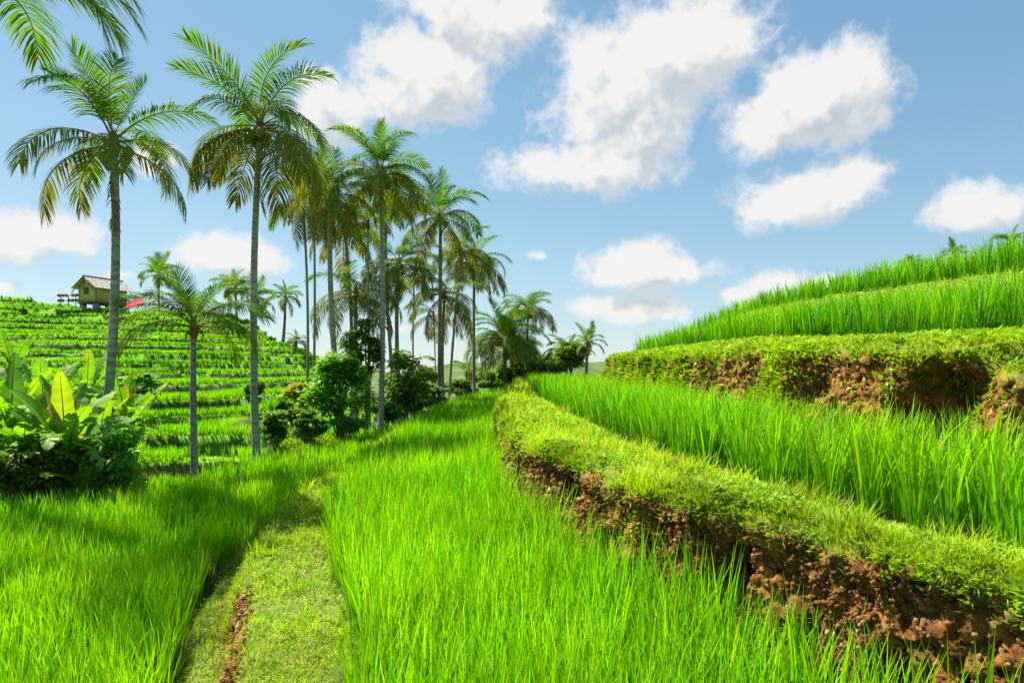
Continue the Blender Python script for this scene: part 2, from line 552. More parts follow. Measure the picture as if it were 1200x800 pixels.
def rice(B, inside, zf, x0, x1, y0, y1, sp, nb, Kk, w, H, dens=1.0, hue=0.0, lean=(0, 14), bend=(3, 32), hmul=None, dryp=.012):
    xs = np.arange(x0, x1, sp); ys = np.arange(y0, y1, sp)
    X, Y = np.meshgrid(xs, ys)
    X = X.ravel() + U(-.35, .35, X.size) * sp
    Y = Y.ravel() + U(-.35, .35, Y.size) * sp
    m = inside(X, Y) & (rng.random(len(X)) < dens)
    X, Y = X[m], Y[m]
    if not len(X):
        return
    Z = zf(X, Y)
    n = len(X)
    vig = .90 + .20 * fbm(X * .7, Y * .7, 3, 3) * 1.0 + U(-.1, .1, n)
    i = np.repeat(np.arange(n), nb)
    N = len(i)
    az = U(0, 2 * PI, N)
    rr = U(0, .045 + sp * .12, N)
    base = np.stack([X[i] + np.cos(az) * rr, Y[i] + np.sin(az) * rr, Z[i] - .02], 1)
    L = H * vig[i] * U(.70, 1.10, N)
    if hmul is not None:
        L = L * hmul(X, Y)[i]
    th0 = np.radians(U(lean[0], lean[1], N))
    th1 = np.radians(U(bend[0], bend[1], N) ** 1.0)
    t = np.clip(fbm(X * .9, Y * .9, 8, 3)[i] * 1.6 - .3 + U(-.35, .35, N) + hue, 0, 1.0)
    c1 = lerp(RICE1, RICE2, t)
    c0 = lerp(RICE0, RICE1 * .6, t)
    c1 = c1 * U(.80, 1.12, N)[:, None]
    dry = rng.random(N) < dryp
    c1[dry] = (.36, .34, .06)
    B.add(base, L, az + U(-.5, .5, N), th0, th1, U(.75, 1.25, N) * w, Kk, U(-.9, .9, N), c0, c1)


def rice_lod(B, inside, zf, x0, x1, bands, H, **kw):
    for (y0, y1, sp, nb, Kk, w) in bands:
        rice(B, inside, zf, x0, x1, y0, y1, sp, nb, Kk, w, H, **kw)


BANDS = [(1.2, 4.5, .135, 22, 5, .0115), (4.5, 7.5, .15, 20, 4, .012), (7.5, 12, .175, 18, 3, .0145), (12, 20, .25, 15, 3, .020), (20, 32, .38, 13, 2, .034), (32, 46, .5, 12, 2, .05)]
cst = lambda v: (lambda X, Y: np.full(len(X), float(v)))

B = Blades()
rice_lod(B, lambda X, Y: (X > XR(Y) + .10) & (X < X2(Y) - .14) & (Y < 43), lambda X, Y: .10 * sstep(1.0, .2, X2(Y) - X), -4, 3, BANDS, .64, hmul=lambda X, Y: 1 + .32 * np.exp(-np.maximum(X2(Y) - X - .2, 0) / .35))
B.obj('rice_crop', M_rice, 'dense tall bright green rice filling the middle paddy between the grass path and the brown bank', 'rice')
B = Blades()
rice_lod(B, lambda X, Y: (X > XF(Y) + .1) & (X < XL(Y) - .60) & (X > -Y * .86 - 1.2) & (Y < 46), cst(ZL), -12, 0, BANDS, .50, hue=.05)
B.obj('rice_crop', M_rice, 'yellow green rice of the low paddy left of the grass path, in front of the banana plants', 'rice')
B = Blades()
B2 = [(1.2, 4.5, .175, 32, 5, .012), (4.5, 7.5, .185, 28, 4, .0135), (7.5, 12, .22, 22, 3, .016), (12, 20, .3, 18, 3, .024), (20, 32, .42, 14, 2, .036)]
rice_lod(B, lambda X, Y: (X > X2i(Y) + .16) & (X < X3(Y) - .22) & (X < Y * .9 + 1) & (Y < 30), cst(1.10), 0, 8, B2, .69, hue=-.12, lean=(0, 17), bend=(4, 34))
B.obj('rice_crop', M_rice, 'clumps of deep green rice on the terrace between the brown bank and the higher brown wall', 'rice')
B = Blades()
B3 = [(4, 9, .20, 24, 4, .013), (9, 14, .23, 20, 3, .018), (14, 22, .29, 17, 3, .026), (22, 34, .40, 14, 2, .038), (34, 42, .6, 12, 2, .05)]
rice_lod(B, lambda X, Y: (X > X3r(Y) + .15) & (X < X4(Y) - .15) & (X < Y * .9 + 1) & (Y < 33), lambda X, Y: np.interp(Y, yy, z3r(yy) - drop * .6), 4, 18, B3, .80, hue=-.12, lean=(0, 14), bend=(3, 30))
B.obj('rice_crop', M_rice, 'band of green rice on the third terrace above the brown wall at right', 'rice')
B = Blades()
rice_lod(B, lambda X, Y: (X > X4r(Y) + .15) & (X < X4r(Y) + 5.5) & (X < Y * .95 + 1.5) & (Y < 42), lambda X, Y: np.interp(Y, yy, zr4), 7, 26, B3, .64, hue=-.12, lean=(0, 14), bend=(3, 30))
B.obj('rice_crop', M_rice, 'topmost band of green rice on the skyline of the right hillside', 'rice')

# rice of the left hillside terraces
B = Blades()
for (y0, y1, sp, nb, w) in [(12, 22, .17, 13, .024), (22, 34, .21, 14, .032), (34, 46, .27, 14, .045), (46, 58, .33, 14, .058)]:
    def ins(X, Y):
        z, f, l = hill_z(X, Y)
        gap = fbm(X * .25, Y * .25, 9, 2) > .22
        return (~l) & (f > .05) & (f < .87) & (X > -Y * .86 - 2) & (X < XF(Y) - 1.2) & gap & (z > -1.7)
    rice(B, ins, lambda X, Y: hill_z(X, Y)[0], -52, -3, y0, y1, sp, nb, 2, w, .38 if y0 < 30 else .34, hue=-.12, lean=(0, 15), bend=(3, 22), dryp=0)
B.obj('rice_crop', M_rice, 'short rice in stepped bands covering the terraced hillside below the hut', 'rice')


# ------------------------------------------------------------------ short grass and weeds on the banks, sampled on the swept surfaces
def sample_surface(P, S, keep, n):
    """random points (with normals) on a swept grid where keep(P, S) says so, density falling with distance"""
    ny, nx = S.shape
    A, Bq, Cq = P[:-1, :-1], P[:-1, 1:], P[1:, :-1]
    nrm = np.cross(Bq - A, Cq - A)
    ar = np.linalg.norm(nrm, axis=2)
    nrm = nrm / (ar[..., None] + 1e-12)
    d = np.maximum(np.hypot(A[..., 0], A[..., 1]), 2.2)
    w = ar * keep(A, S[:-1, :-1]) / d ** 1.15
    w = np.where((A[..., 1] > .6) & (A[..., 1] < 44) & (np.abs(A[..., 0]) < A[..., 1] * .95 + 1.0), w, 0).ravel()
    i = rng.choice(len(w), n, p=w / w.sum())
    iy, ix = np.divmod(i, nx - 1)
    u, v = rng.random(n)[:, None], rng.random(n)[:, None]
    p = A[iy, ix] + (Bq[iy, ix] - A[iy, ix]) * u + (Cq[iy, ix] - A[iy, ix]) * v
    return p, nrm[iy, ix], d.reshape(-1)[i]


G0, G1, G2 = np.array((.20, .34, .008)), np.array((.33, .56, .008)), np.array((.50, .58, .02))


def turf(B, P, S, keep, n, L=(.035, .10), wk=1.0, flop=(20, 75)):
    p, nr, d = sample_surface(P, S, keep, n)
    lod = np.clip(d / 4.0, 1, 5)
    az = U(0, 2 * PI, n)
    # blades on a steep face lean out along the face normal
    steep = np.clip(1 - nr[:, 2], 0, 1)
    out = np.arctan2(nr[:, 1], nr[:, 0])
    az = np.where(rng.random(n) < steep * 1.4, out + U(-.8, .8, n), az)
    th0 = np.radians(U(flop[0], flop[1], n)) * (.5 + .5 * rng.random(n))
    patch = fbm(p[:, 0] * 2.2, p[:, 1] * 2.2, p[:, 2] * 2, 3)
    t = np.clip(patch * 2.2 - .75 + U(-.3, .3, n), 0, 1)
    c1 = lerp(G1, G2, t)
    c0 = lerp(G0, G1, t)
    straw = rng.random(n) < .05
    c1[straw] = (.40, .33, .12)
    Ls = U(L[0], L[1], n) * (.7 + .6 * patch) * np.sqrt(lod)
    B.add(p - nr * .008, Ls, az, th0, np.radians(U(10, 70, n)), U(.004, .0085, n) * lod * wk, 2, U(-.8, .8, n), c0, c1)


def weeds(B, P, S, keep, n, size=(.018, .04)):
    """small flat leaves in rosettes"""
    p, nr, d = sample_surface(P, S, keep, n)
    lod = np.clip(d / 4.5, 1, 4)
    rep = 4
    i = np.repeat(np.arange(n), rep)
    N = len(i)
    az = U(0, 2 * PI, N)
    base = p[i] + np.stack([np.cos(az), np.sin(az), np.zeros(N)], 1) * .008 + nr[i] * .01
    base[:, 2] += U(0, .05, N)
    t = rng.random(N)
    c = lerp((.14, .32, .012), (.32, .50, .015), t)
    B.add(base, U(size[0], size[1], N) * lod[i] * 1.3, az, np.radians(U(35, 85, N)), np.radians(U(0, 50, N)), U(size[0], size[1], N) * lod[i] * .8, 2, U(-.5, .5, N), c * .8, c)


def tn(P, k=3.0, o=0.0):
    return fbm(P[..., 0] * k + o, P[..., 1] * k, P[..., 2] * k, 3)


def crumbs(P, S, keep, n, label, smax=.020):
    p, nr, d = sample_surface(P, S, keep, n)
    base = np.array([(1, 0, 0), (-1, 0, 0), (0, 1, 0), (0, -1, 0), (0, 0, 1), (0, 0, -1)], float)
    V = base[None] * U(.55, 1.25, n * 6).reshape(n, 6, 1) * (U(.25, 1, n) ** 1.7 * smax * np.clip(d / 3.2, 1, 3))[:, None, None]
    V = V + rng.normal(0, .12, (n, 6, 3)) * smax * .5
    a1, a2 = U(0, 2 * PI, n), U(0, PI, n)
    c, s_ = np.cos(a1)[:, None], np.sin(a1)[:, None]
    x, y, z = V[..., 0], V[..., 1], V[..., 2]
    x, y = x * c - y * s_, x * s_ + y * c
    c, s_ = np.cos(a2)[:, None], np.sin(a2)[:, None]
    y, z = y * c - z * s_, y * s_ + z * c
    V = np.stack([x, y, z], 2) + (p + nr * .004)[:, None, :]
    T = np.array([(0, 2, 4), (2, 1, 4), (1, 3, 4), (3, 0, 4), (2, 0, 5), (1, 2, 5), (3, 1, 5), (0, 3, 5)])
    T = (np.arange(n) * 6)[:, None, None] + T[None]
    t = rng.random(n)
    col = lerp((.14, .050, .010), (.33, .138, .030), t)
    pale = rng.random(n) < .12
    col[pale] = (.46, .28, .12)
    o = link('soil_crumbs', mesh_np('soil_crumbs', V.reshape(-1, 3), None, T.reshape(-1, 3), np.repeat(col[:, None], 6, 1), False, (M_soil,)))
    tag(o, label, 'soil', 'stuff')


def tn(P, k=3.0, o=0.0):
    return fbm(P[..., 0] * k + o, P[..., 1] * k, P[..., 2] * k, 3)


crumbs(bankP, bankS, lambda P, S: (S > .02) * (S < .95) * (.15 + sstep(.48, .62, tn(P, 3.5, 2))), 30000, 'crumbling red brown soil on the face of the bank beside the middle paddy')
crumbs(bank3P, bank3S, lambda P, S: (S > .02) * (S < .95) * (.15 + sstep(.48, .62, tn(P, 3.5, 2))), 9000, 'crumbling soil on the face of the higher brown wall')
crumbs(pathP, pathS, lambda P, S: (S > 1.9) * (S < 3.0) * sstep(5.6, 4.4, P[..., 1]) * (tn(P, 3.5, 2) > .42), 5000, 'crumbling soil on the low earth face along the grass path', .022)

B = Blades()
top2 = lambda P, S: sstep(.9, 1.02, S) * sstep(4.2, 3.6, S) * (.22 + .78 * sstep(.36, .46, tn(P, 1.9, 11)))
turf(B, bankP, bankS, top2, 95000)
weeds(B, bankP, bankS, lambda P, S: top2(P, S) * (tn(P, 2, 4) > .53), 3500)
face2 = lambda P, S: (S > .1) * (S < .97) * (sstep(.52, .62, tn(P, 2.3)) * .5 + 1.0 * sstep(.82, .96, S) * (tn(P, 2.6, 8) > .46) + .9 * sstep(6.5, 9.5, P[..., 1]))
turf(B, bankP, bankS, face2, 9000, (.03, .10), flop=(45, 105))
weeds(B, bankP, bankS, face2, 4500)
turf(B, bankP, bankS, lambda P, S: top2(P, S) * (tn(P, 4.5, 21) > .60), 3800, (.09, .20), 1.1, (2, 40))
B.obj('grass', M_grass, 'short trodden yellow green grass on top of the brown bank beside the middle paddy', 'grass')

B = Blades()
topp = lambda P, S: sstep(2.85, 3.05, S) * sstep(5.1, 4.6, S) + sstep(1.98, 1.75, S) * sstep(.35, .8, S) * .8 + (.35 + 1.2 * sstep(4.6, 5.6, P[..., 1])) * (S > 1.8) * (S < 2.9) * (tn(P, 4) > .46) + 1.0 * sstep(7, 9, P[..., 1])
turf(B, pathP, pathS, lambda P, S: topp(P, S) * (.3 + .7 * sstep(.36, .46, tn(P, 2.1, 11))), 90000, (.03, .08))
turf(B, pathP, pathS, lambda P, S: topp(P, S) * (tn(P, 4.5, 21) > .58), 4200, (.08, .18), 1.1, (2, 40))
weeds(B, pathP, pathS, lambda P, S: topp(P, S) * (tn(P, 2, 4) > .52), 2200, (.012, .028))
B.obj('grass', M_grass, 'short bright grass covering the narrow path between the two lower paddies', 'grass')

B = Blades()
top3 = lambda P, S: sstep(.92, 1.04, S)
turf(B, bank3P, bank3S, top3, 60000, (.035, .08))
face3 = lambda P, S: (S > .08) * (S < .97) * (sstep(.48, .58, tn(P, 1.5)) * .8 + .8 * sstep(.84, .97, S) * (tn(P, 3, 8) > .45) + .10) * (.15 + .85 * sstep(4.25, 4.5, P[..., 1]))
turf(B, bank3P, bank3S, face3, 14000, (.04, .09), flop=(35, 80))
weeds(B, bank3P, bank3S, face3, 4500)
weeds(B, bank3P, bank3S, top3, 6000)
B.obj('grass', M_grass, 'patchy grass on the higher brown wall and the sloping strip above it', 'grass')

B = Blades()
turf(B, bank4P, bank4S, lambda P, S: .3 + sstep(.8, 1.0, S), 14000, (.03, .07))
B.obj('grass', M_grass, 'yellow green grass strip dividing the two uppermost rice bands at right', 'grass')

# grass on the bunds of the left hillside
B = Blades()
n = 110000
Y = np.where(rng.random(n) < .5, 9.5 + 13 * rng.random(n), 12 + 46 * rng.random(n) ** 1.2)
X = XF(Y) - (Y * .86 + 1 + XF(Y)) * rng.random(n)
z, f, l = hill_z(X, Y)
m = ((f < .12) | (rng.random(n) < .06) | l) & (X < XF(Y) - .1)
X, Y, z = X[m], Y[m], z[m]
n = len(X)
lod = Y / 4.0
t = rng.random(n)
B.add(np.stack([X, Y, z], 1), U(.05, .10, n) * np.sqrt(lod), U(0, 2 * PI, n), np.radians(U(10, 60, n)), np.radians(U(5, 50, n)), U(.006, .012, n) * lod, 2, U(-.8, .8, n), lerp(G0 * .8, G1 * .8, t), lerp(G1 * .75, G1, t))
B.obj('grass', M_grass, 'yellow green grass edging the stepped bunds of the left hillside', 'grass')
#PART2

# ------------------------------------------------------------------ palms
def frond_mesh(name, e0, droop, age, nl=46, lmax=.27, wid=.014, dead=False, seed=0, bare=.19, side_curve=0.0, asym=0.0):
    """one pinnate frond of unit length: x outwards, z up"""
    r = np.random.default_rng(seed)
    ns = 26
    s = np.linspace(0, 1, ns)
    e = np.radians(e0 - droop * s ** 1.35)
    yaw = np.radians(side_curve) * s ** 1.5
    dx, dz = np.cos(e), np.sin(e)
    T = np.stack([dx * np.cos(yaw), dx * np.sin(yaw), dz], 1)
    P = np.concatenate([[[0, 0, 0]], np.cumsum((T[1:] + T[:-1]) / 2 / (ns - 1), 0)])
    mb = MB()
    stem = np.array((.30, .30, .06)) if not dead else np.array((.22, .13, .07))
    mb.tube(P, np.interp(s, [0, .08, .3, 1], [.017, .010, .0065, .0015]), 5, stem * (1 - .35 * age) + 0 * stem, cap=False)
    sl = np.repeat(np.linspace(bare, .985, nl), 2) + r.uniform(-.006, .006, nl * 2)
    sd = np.tile([1.0, -1.0], nl)
    keep = r.random(nl * 2) > (.03 + .12 * age + (.35 if dead else 0))
    sl, sd = sl[keep], sd[keep]
    n = len(sl)
    p0 = np.stack([np.interp(sl, s, P[:, k]) for k in range(3)], 1)
    t0 = np.stack([np.interp(sl, s, T[:, k]) for k in range(3)], 1)
    t0 /= np.linalg.norm(t0, axis=1)[:, None]
    Bv = np.stack([-t0[:, 1], t0[:, 0], np.zeros(n)], 1)
    Bv /= np.linalg.norm(Bv, axis=1)[:, None] + 1e-9
    Nv = np.cross(t0, Bv)
    u = (sl - bare) / (1 - bare)
    ln = lmax * (.45 + .55 * np.sin(PI * np.clip(.10 + .72 * u, 0, 1))) * (1 - .35 * u ** 4) * r.uniform(.85, 1.1, n)
    fw = np.radians(np.interp(u, [0, .5, 1], [68, 52, 22]) + r.uniform(-7, 7, n))
    up = np.interp(age, [0, .4, 1], [.38, .12, -.25]) + r.uniform(-.12, .12, n) + asym * sd
    d0 = Bv * (sd * np.sin(fw))[:, None] + t0 * np.cos(fw)[:, None] + Nv * up[:, None]
    d0 /= np.linalg.norm(d0, axis=1)[:, None]
    g = np.interp(age, [0, .3, 1], [.15, .6, 1.15]) * r.uniform(.6, 1.4, n) + (1.0 if dead else 0)
    d1 = d0 + np.array([0, 0, -1.]) * (g * .5)[:, None]; d1 /= np.linalg.norm(d1, axis=1)[:, None]
    d2 = d0 + np.array([0, 0, -1.]) * (g * 1.25)[:, None]; d2 /= np.linalg.norm(d2, axis=1)[:, None]
    p1 = p0 + d0 * (ln * .3)[:, None]
    p2 = p1 + d1 * (ln * .35)[:, None]
    p3 = p2 + d2 * (ln * .4)[:, None]
    wv = t0 - d0 * np.sum(t0 * d0, 1)[:, None]
    wv /= np.linalg.norm(wv, axis=1)[:, None] + 1e-9
    V = np.zeros((n, 4, 2, 3))
    for k, (p, w) in enumerate(((p0, .55), (p1, 1.0), (p2, .8), (p3, .08))):
        V[:, k, 0] = p - wv * wid * w * .5
        V[:, k, 1] = p + wv * wid * w * .5
    q = np.array([[0, 1, 3, 2], [2, 3, 5, 4], [4, 5, 7, 6]])
    Q = (np.arange(n) * 8)[:, None, None] + q[None]
    if dead:
        c0, c1 = np.array((.21, .12, .06)), np.array((.30, .19, .10))
    else:
        c0 = lerp((.10, .27, .014), (.07, .18, .012), min(1, age * 1.3))
        c1 = lerp((.15, .34, .016), (.37, .25, .02), max(0, age - .38) / .62)
    tt = np.clip(r.random(n) * .7 + .3 * u, 0, 1)
    C = lerp(c0, c1, tt)
    yel = r.random(n) < .03 + .22 * max(0, age - .4)
    C[yel] = (.36, .25, .03)
    C = C * .85
    C = np.repeat(C[:, None, :], 8, 1)
    mb.add(V.reshape(-1, 3), Q.reshape(-1, 4), None, C.reshape(-1, 3))
    return mb.mesh(name, M_palm)


AGES = np.linspace(0, 1, 9)
LIB, LIBF = {}, {}
for ai, a_ in enumerate(AGES):
    for v in range(3):
        e0 = np.interp(a_, [0, .15, .5, 1], [82, 66, 30, -22]) + random.uniform(-6, 6)
        dr = np.interp(a_, [0, .15, .5, 1], [30, 80, 110, 80]) + random.uniform(-10, 10)
        LIB[ai, v] = frond_mesh('frond', e0, dr, a_, 72, .285, .0118, seed=ai * 10 + v, side_curve=random.uniform(-35, 35), asym=random.uniform(-.15, .15))
        LIBF[ai, v] = frond_mesh('frond', e0, dr, a_, 34, .29, .026, seed=ai * 10 + v + 500, side_curve=random.uniform(-35, 35))
DEAD = [frond_mesh('frond', -58, 30, 1, 30, .20, .016, True, 900 + k, .3, random.uniform(-20, 20)) for k in range(3)]
NUT = MB(); NUT.ball((0, 0, 0), .105, (.20, .20, .035), 8, 6, 1.25); NUT_ME = NUT.mesh('coconut', M_nut)
NUTO = MB(); NUTO.ball((0, 0, 0), .10, (.33, .17, .03), 8, 6, 1.2); NUTO_ME = NUTO.mesh('coconut', M_nut)


def trunk_mesh(p, r0, r1, n=10, far=False, tint=(.30, .28, .235)):
    """p: control points of the centre line, in the palm's own frame"""
    p = np.asarray(p, float)
    L = np.linalg.norm(np.diff(p, axis=0), axis=1).sum()
    m = max(10, int(L / (.3 if far else .085)))
    t = np.linspace(0, 1, m)
    if len(p) == 3:
        c = ((1 - t) ** 2)[:, None] * p[0] + (2 * t * (1 - t))[:, None] * p[1] + (t ** 2)[:, None] * p[2]
    else:
        c = p[0] + (p[-1] - p[0]) * t[:, None]
    rad = r0 + (r1 - r0) * t ** .8
    rad = rad + r0 * .45 * np.exp(-t * L / .28)
    ring = (np.arange(m) % 2) * .06 * (not far)
    nz = fbm(t * L * 1.4, 3.3, p[0][0], 3) - .5
    rad = rad * (1 - ring + nz * .12)
    k = (1 - (np.arange(m) % 2) * .28)[:, None] * (.85 + .5 * nz)[:, None]
    colr = np.repeat(np.asarray(tint) * k, n, 0)
    mb = MB()
    mb.tube(c, rad, n, (1, 1, 1), cap=False)
    mb.C[-1] = colr
    return mb.mesh('trunk', M_trunk), c


def palm(name, label, cat, px, py, d, bpx, L, nf=18, r=.12, zb=None, far=False, dead=0, nuts=0, orange=False, seed=0, bend=0.0, group=None,
         amin=.04, amax=1.0, extra=(), dd=0.0, tint=(.30, .28, .235), skip=None, dz=0.0):
    R = random.Random(seed * 31 + 5)
    cx, cy, cz = at(px, d + dd), d + dd, zt(py, d + dd) + dz
    bx = at(bpx, d)
    zb = ground_z(bx, d) if zb is None else zb
    root = thing(name, label, cat, (bx, d, zb - .05), 0, group)
    top = np.array([cx - bx, cy - d, cz - zb])
    mid = top * .5 + np.array([bend + R.uniform(-.045, .045) * top[2], R.uniform(-.04, .04) * top[2], 0])
    tm, line = trunk_mesh([(0, 0, 0), mid, top], r, r * .68, 8 if far else 11, far, tint)
    link('trunk', tm, root)
    mb = MB()
    hh = .05 * L
    mb.tube([top - np.array([0, 0, hh * 2.2]), top - np.array([0, 0, hh * .6]), top + np.array([0, 0, hh * 1.2]), top + np.array([0, 0, hh * 3.4])],
            [r * .75, r * 1.15, r * .95, r * .22], 9, (.20, .13, .055))
    for k in range(10):
        a = R.uniform(0, 2 * PI)
        q = top + np.array([math.cos(a) * r * .9, math.sin(a) * r * .9, R.uniform(-.02, .03) * L])
        mb.tube([q, q + np.array([math.cos(a) * .06, math.sin(a) * .06, -.05]) * L, q + np.array([math.cos(a) * .065, math.sin(a) * .065, -.14]) * L], [.009 * L, .008 * L, .002 * L], 4, (.17, .10, .05))
    link('crown_base', mb.mesh('crown_base', M_bark), root)
    lib = LIBF if far else LIB
    a0 = R.uniform(0, 360)
    for i in range(nf):
        u = i / max(1, nf - 1)
        age = min(1, max(0, amin + (amax - amin) * u ** .9 + R.uniform(-.12, .12)))
        ai = int(round(age * (len(AGES) - 1)))
        az = a0 + i * 137.5 + R.uniform(-30, 30)
        if skip and skip(az % 360, age):
            continue
        f = link('frond', lib[ai, R.randrange(3)], root, tuple(top + np.array([0, 0, hh * (1.6 - 1.9 * age)])))
        k = L * (.80 + .2 * min(1, age * 2.5)) * R.uniform(.80, 1.12)
        f.scale = (k, k, k)
        f.rotation_euler = (R.uniform(-.4, .4), R.uniform(-.16, .16), math.radians(az))
    for (az, ai, k, pit) in extra:
        f = link('frond', lib[ai, R.randrange(3)], root, tuple(top))
        f.scale = (L * k,) * 3
        f.rotation_euler = (0, math.radians(pit), math.radians(az))
    for i in range(dead):
        f = link('frond', DEAD[i % 3], root, tuple(top - np.array([0, 0, hh])))
        k = L * R.uniform(.6, .85)
        f.scale = (k * .8, k * .8, k)
        f.rotation_euler = (0, math.radians(18), R.uniform(0, 2 * PI))
        if i == 0:
            f['label'] = 'dead brown frond hanging down the trunk'
    for i in range(nuts):
        a = i * 2.4 + R.uniform(-.3, .3)
        rr = r + R.uniform(.06, .20)
        link('coconut', NUTO_ME if (orange and i % 2) else NUT_ME, root, tuple(top + np.array([math.cos(a) * rr, math.sin(a) * rr, -hh * .8 - R.uniform(0, .26)])))
    return root


G1P = 'coconut palms along the left side of the paddies'
G2P = 'small palms on the skyline of the left hillside'
G3P = 'palms behind the ridge of the right hillside'
CP = 'palm tree'
GREY = (.38, .38, .30)
# the three in front
palm('coconut_palm', 'tall palm with leaning grey trunk rising from the banana plants before the hut', CP, 133, 168, 12.6, 110, 2.12, 16, .108, zb=-.9, dead=2, nuts=5, seed=1, bend=.32, group=G1P, amax=.9, tint=GREY)
palm('coconut_palm', 'tall straight palm with the fullest crown and a cluster of coconuts, foremost of all', CP, 305, 150, 15.3, 302, 2.45, 23, .105, zb=-.62, dead=2, nuts=12, seed=31, bend=.05, group=G1P, amin=.13, tint=GREY)
palm('coconut_palm', 'short young bright green palm with a thin trunk and one dead frond', CP, 227, 384, 13.5, 229, 1.75, 17, .085, zb=-.70, dead=1, nuts=0, seed=3, bend=-.05, group=G1P, amin=0, amax=.62, tint=(.36, .33, .26))
# tall ones of the cluster
palm('coconut_palm', 'tall slender palm with a high open crown standing right of the dark leafy tree', CP, 447, 205, 22.5, 446, 2.5, 23, .115, dead=1, nuts=6, seed=4, group=G1P, amax=.92, tint=(.42, .40, .34))
palm('coconut_palm', 'leaning palm with yellowing drooping fronds, trunk passing behind the dark leafy tree', CP, 388, 228, 22.0, 404, 2.2, 20, .12, dead=3, nuts=4, seed=5, bend=-.1, group=G1P, tint=(.38, .36, .29))
palm('areca_palm', 'thin stemmed palm with long limp fronds just right of the foremost tall palm', CP, 355, 238, 22.5, 358, 1.9, 12, .062, dead=2, seed=6, group=G1P, amin=.1, tint=(.34, .35, .28))
palm('areca_palm', 'dark feathery thin stemmed palm between the limp fronded one and the leaning palm', CP, 367, 226, 24.5, 365, 1.75, 13, .062, dead=2, seed=7, group=G1P, tint=(.34, .35, .28))
palm('areca_palm', 'shorter thin stemmed palm half hidden left of the tall slender palm', CP, 431, 262, 24.5, 433, 1.6, 12, .06, dead=0, seed=8, group=G1P, amax=.75, tint=(.34, .35, .28))
palm('coconut_palm', 'palm with reddish yellow old fronds just right of the tall slender palm', CP, 467, 309, 27.0, 474, 2.35, 19, .115, dead=1, nuts=5, orange=True, seed=9, group=G1P, amin=.2)
palm('coconut_palm', 'broad low crowned palm behind the thin stems, left fronds reaching far out', CP, 417, 343, 26.0, 418, 2.6, 18, .11, dead=1, nuts=3, seed=10, group=G1P, amin=.2)
palm('coconut_palm', 'tall palm with a dark trunk and feathery crown right of the middle of the row', CP, 516, 255, 31.0, 514, 2.75, 24, .12, dead=0, nuts=6, orange=True, seed=11, group=G1P, amax=.92, tint=(.26, .23, .19))
palm('coconut_palm', 'palm with widely drooping tan fronds hanging below the feathery crowned palm', CP, 521, 345, 33.0, 520, 2.8, 17, .09, dead=0, nuts=3, seed=12, group=G1P, amin=.35, tint=(.26, .23, .19))
palm('areca_palm', 'very thin stemmed palm left of the pair of dark trunks', CP, 508, 368, 36.0, 508, 2.2, 9, .05, seed=13, group=G1P, amin=.3)
palm('coconut_palm', 'last tall palm at the right end of the row, standing alone at the paddy edge', CP, 556, 309, 40.0, 556, 2.85, 22, .125, zb=-.5, dead=0, nuts=5, seed=14, group=G1P, amin=.12, tint=(.27, .26, .22))
palm('coconut_palm', 'palm with dense crown and one orange frond right of the bushy low palm', CP, 619, 366, 44.0, 621, 2.6, 22, .12, zb=-1.0, seed=15, group=G1P, amax=.8, nuts=3)
palm('coconut_palm', 'low bushy palm with fronds nearly to the ground at the far end of the paddy', CP, 591, 400, 42.0, 592, 3.2, 38, .16, zb=-.8, seed=16, group=G1P, amin=.0, amax=.75, tint=(.2, .17, .13))
palm('coconut_palm', 'second low palm crowding behind the bushy one at the far end', CP, 600, 415, 46.0, 601, 2.9, 28, .16, zb=-1.2, seed=17, group=G1P, amax=.8, tint=(.2, .17, .13))
palm('coconut_palm', 'small low palm with bare looking fronds left of the far bushy palms', CP, 547, 437, 50.0, 547, 2.1, 11, .1, zb=-2.0, far=True, seed=18, group=G1P, amin=.05, amax=.6)
palm('coconut_palm', 'small rounded palm at the left foot of the right hillside', CP, 689, 402, 38.0, 688, 1.55, 15, .12, zb=.4, far=True, seed=19, group=G1P, amin=.02, amax=.6)
palm('coconut_palm', 'short palm behind the bushes left of the dark trunks', CP, 482, 430, 30.0, 480, 1.7, 13, .1, far=True, seed=20, group=G1P, amin=.3)
palm('coconut_palm', 'palm with a slanting trunk crossing just right of the tall slender palm', CP, 452, 232, 29.0, 471, 2.3, 17, .10, dead=1, nuts=3, seed=25, group=G1P, amin=.1, bend=-.2)
palm('coconut_palm', 'crown crowded between the feathery crowned palm and the last tall palm', CP, 541, 296, 37.0, 523, 2.4, 17, .10, seed=26, group=G1P, amin=.1, bend=.15)
palm('coconut_palm', 'crown half hidden behind the leaning palm, its thin trunk lost in the dark tree', CP, 404, 268, 28.0, 412, 2.3, 17, .10, dead=1, seed=27, group=G1P, amin=.1)
palm('areca_palm', 'thin stemmed palm whose small crown hangs behind the reddish yellow fronds', CP, 486, 318, 33.0, 489, 2.0, 13, .06, seed=28, group=G1P, amin=.1)
# near one at the left edge, its crown above the frame
palm('coconut_palm', 'nearest palm at the upper left corner, only its great hanging fronds in view', CP, -34, -8, 11.3, -100, 3.35, 3, .14, zb=-.6, seed=21, group=G1P, amax=.3, amin=.0, dead=1,
     extra=((-3, 4, 1.0, -10), (6, 4, .97, -5), (-12, 4, .95, -3), (16, 4, .85, -12), (150, 3, .9, 0), (95, 3, .9, 0)), tint=GREY)
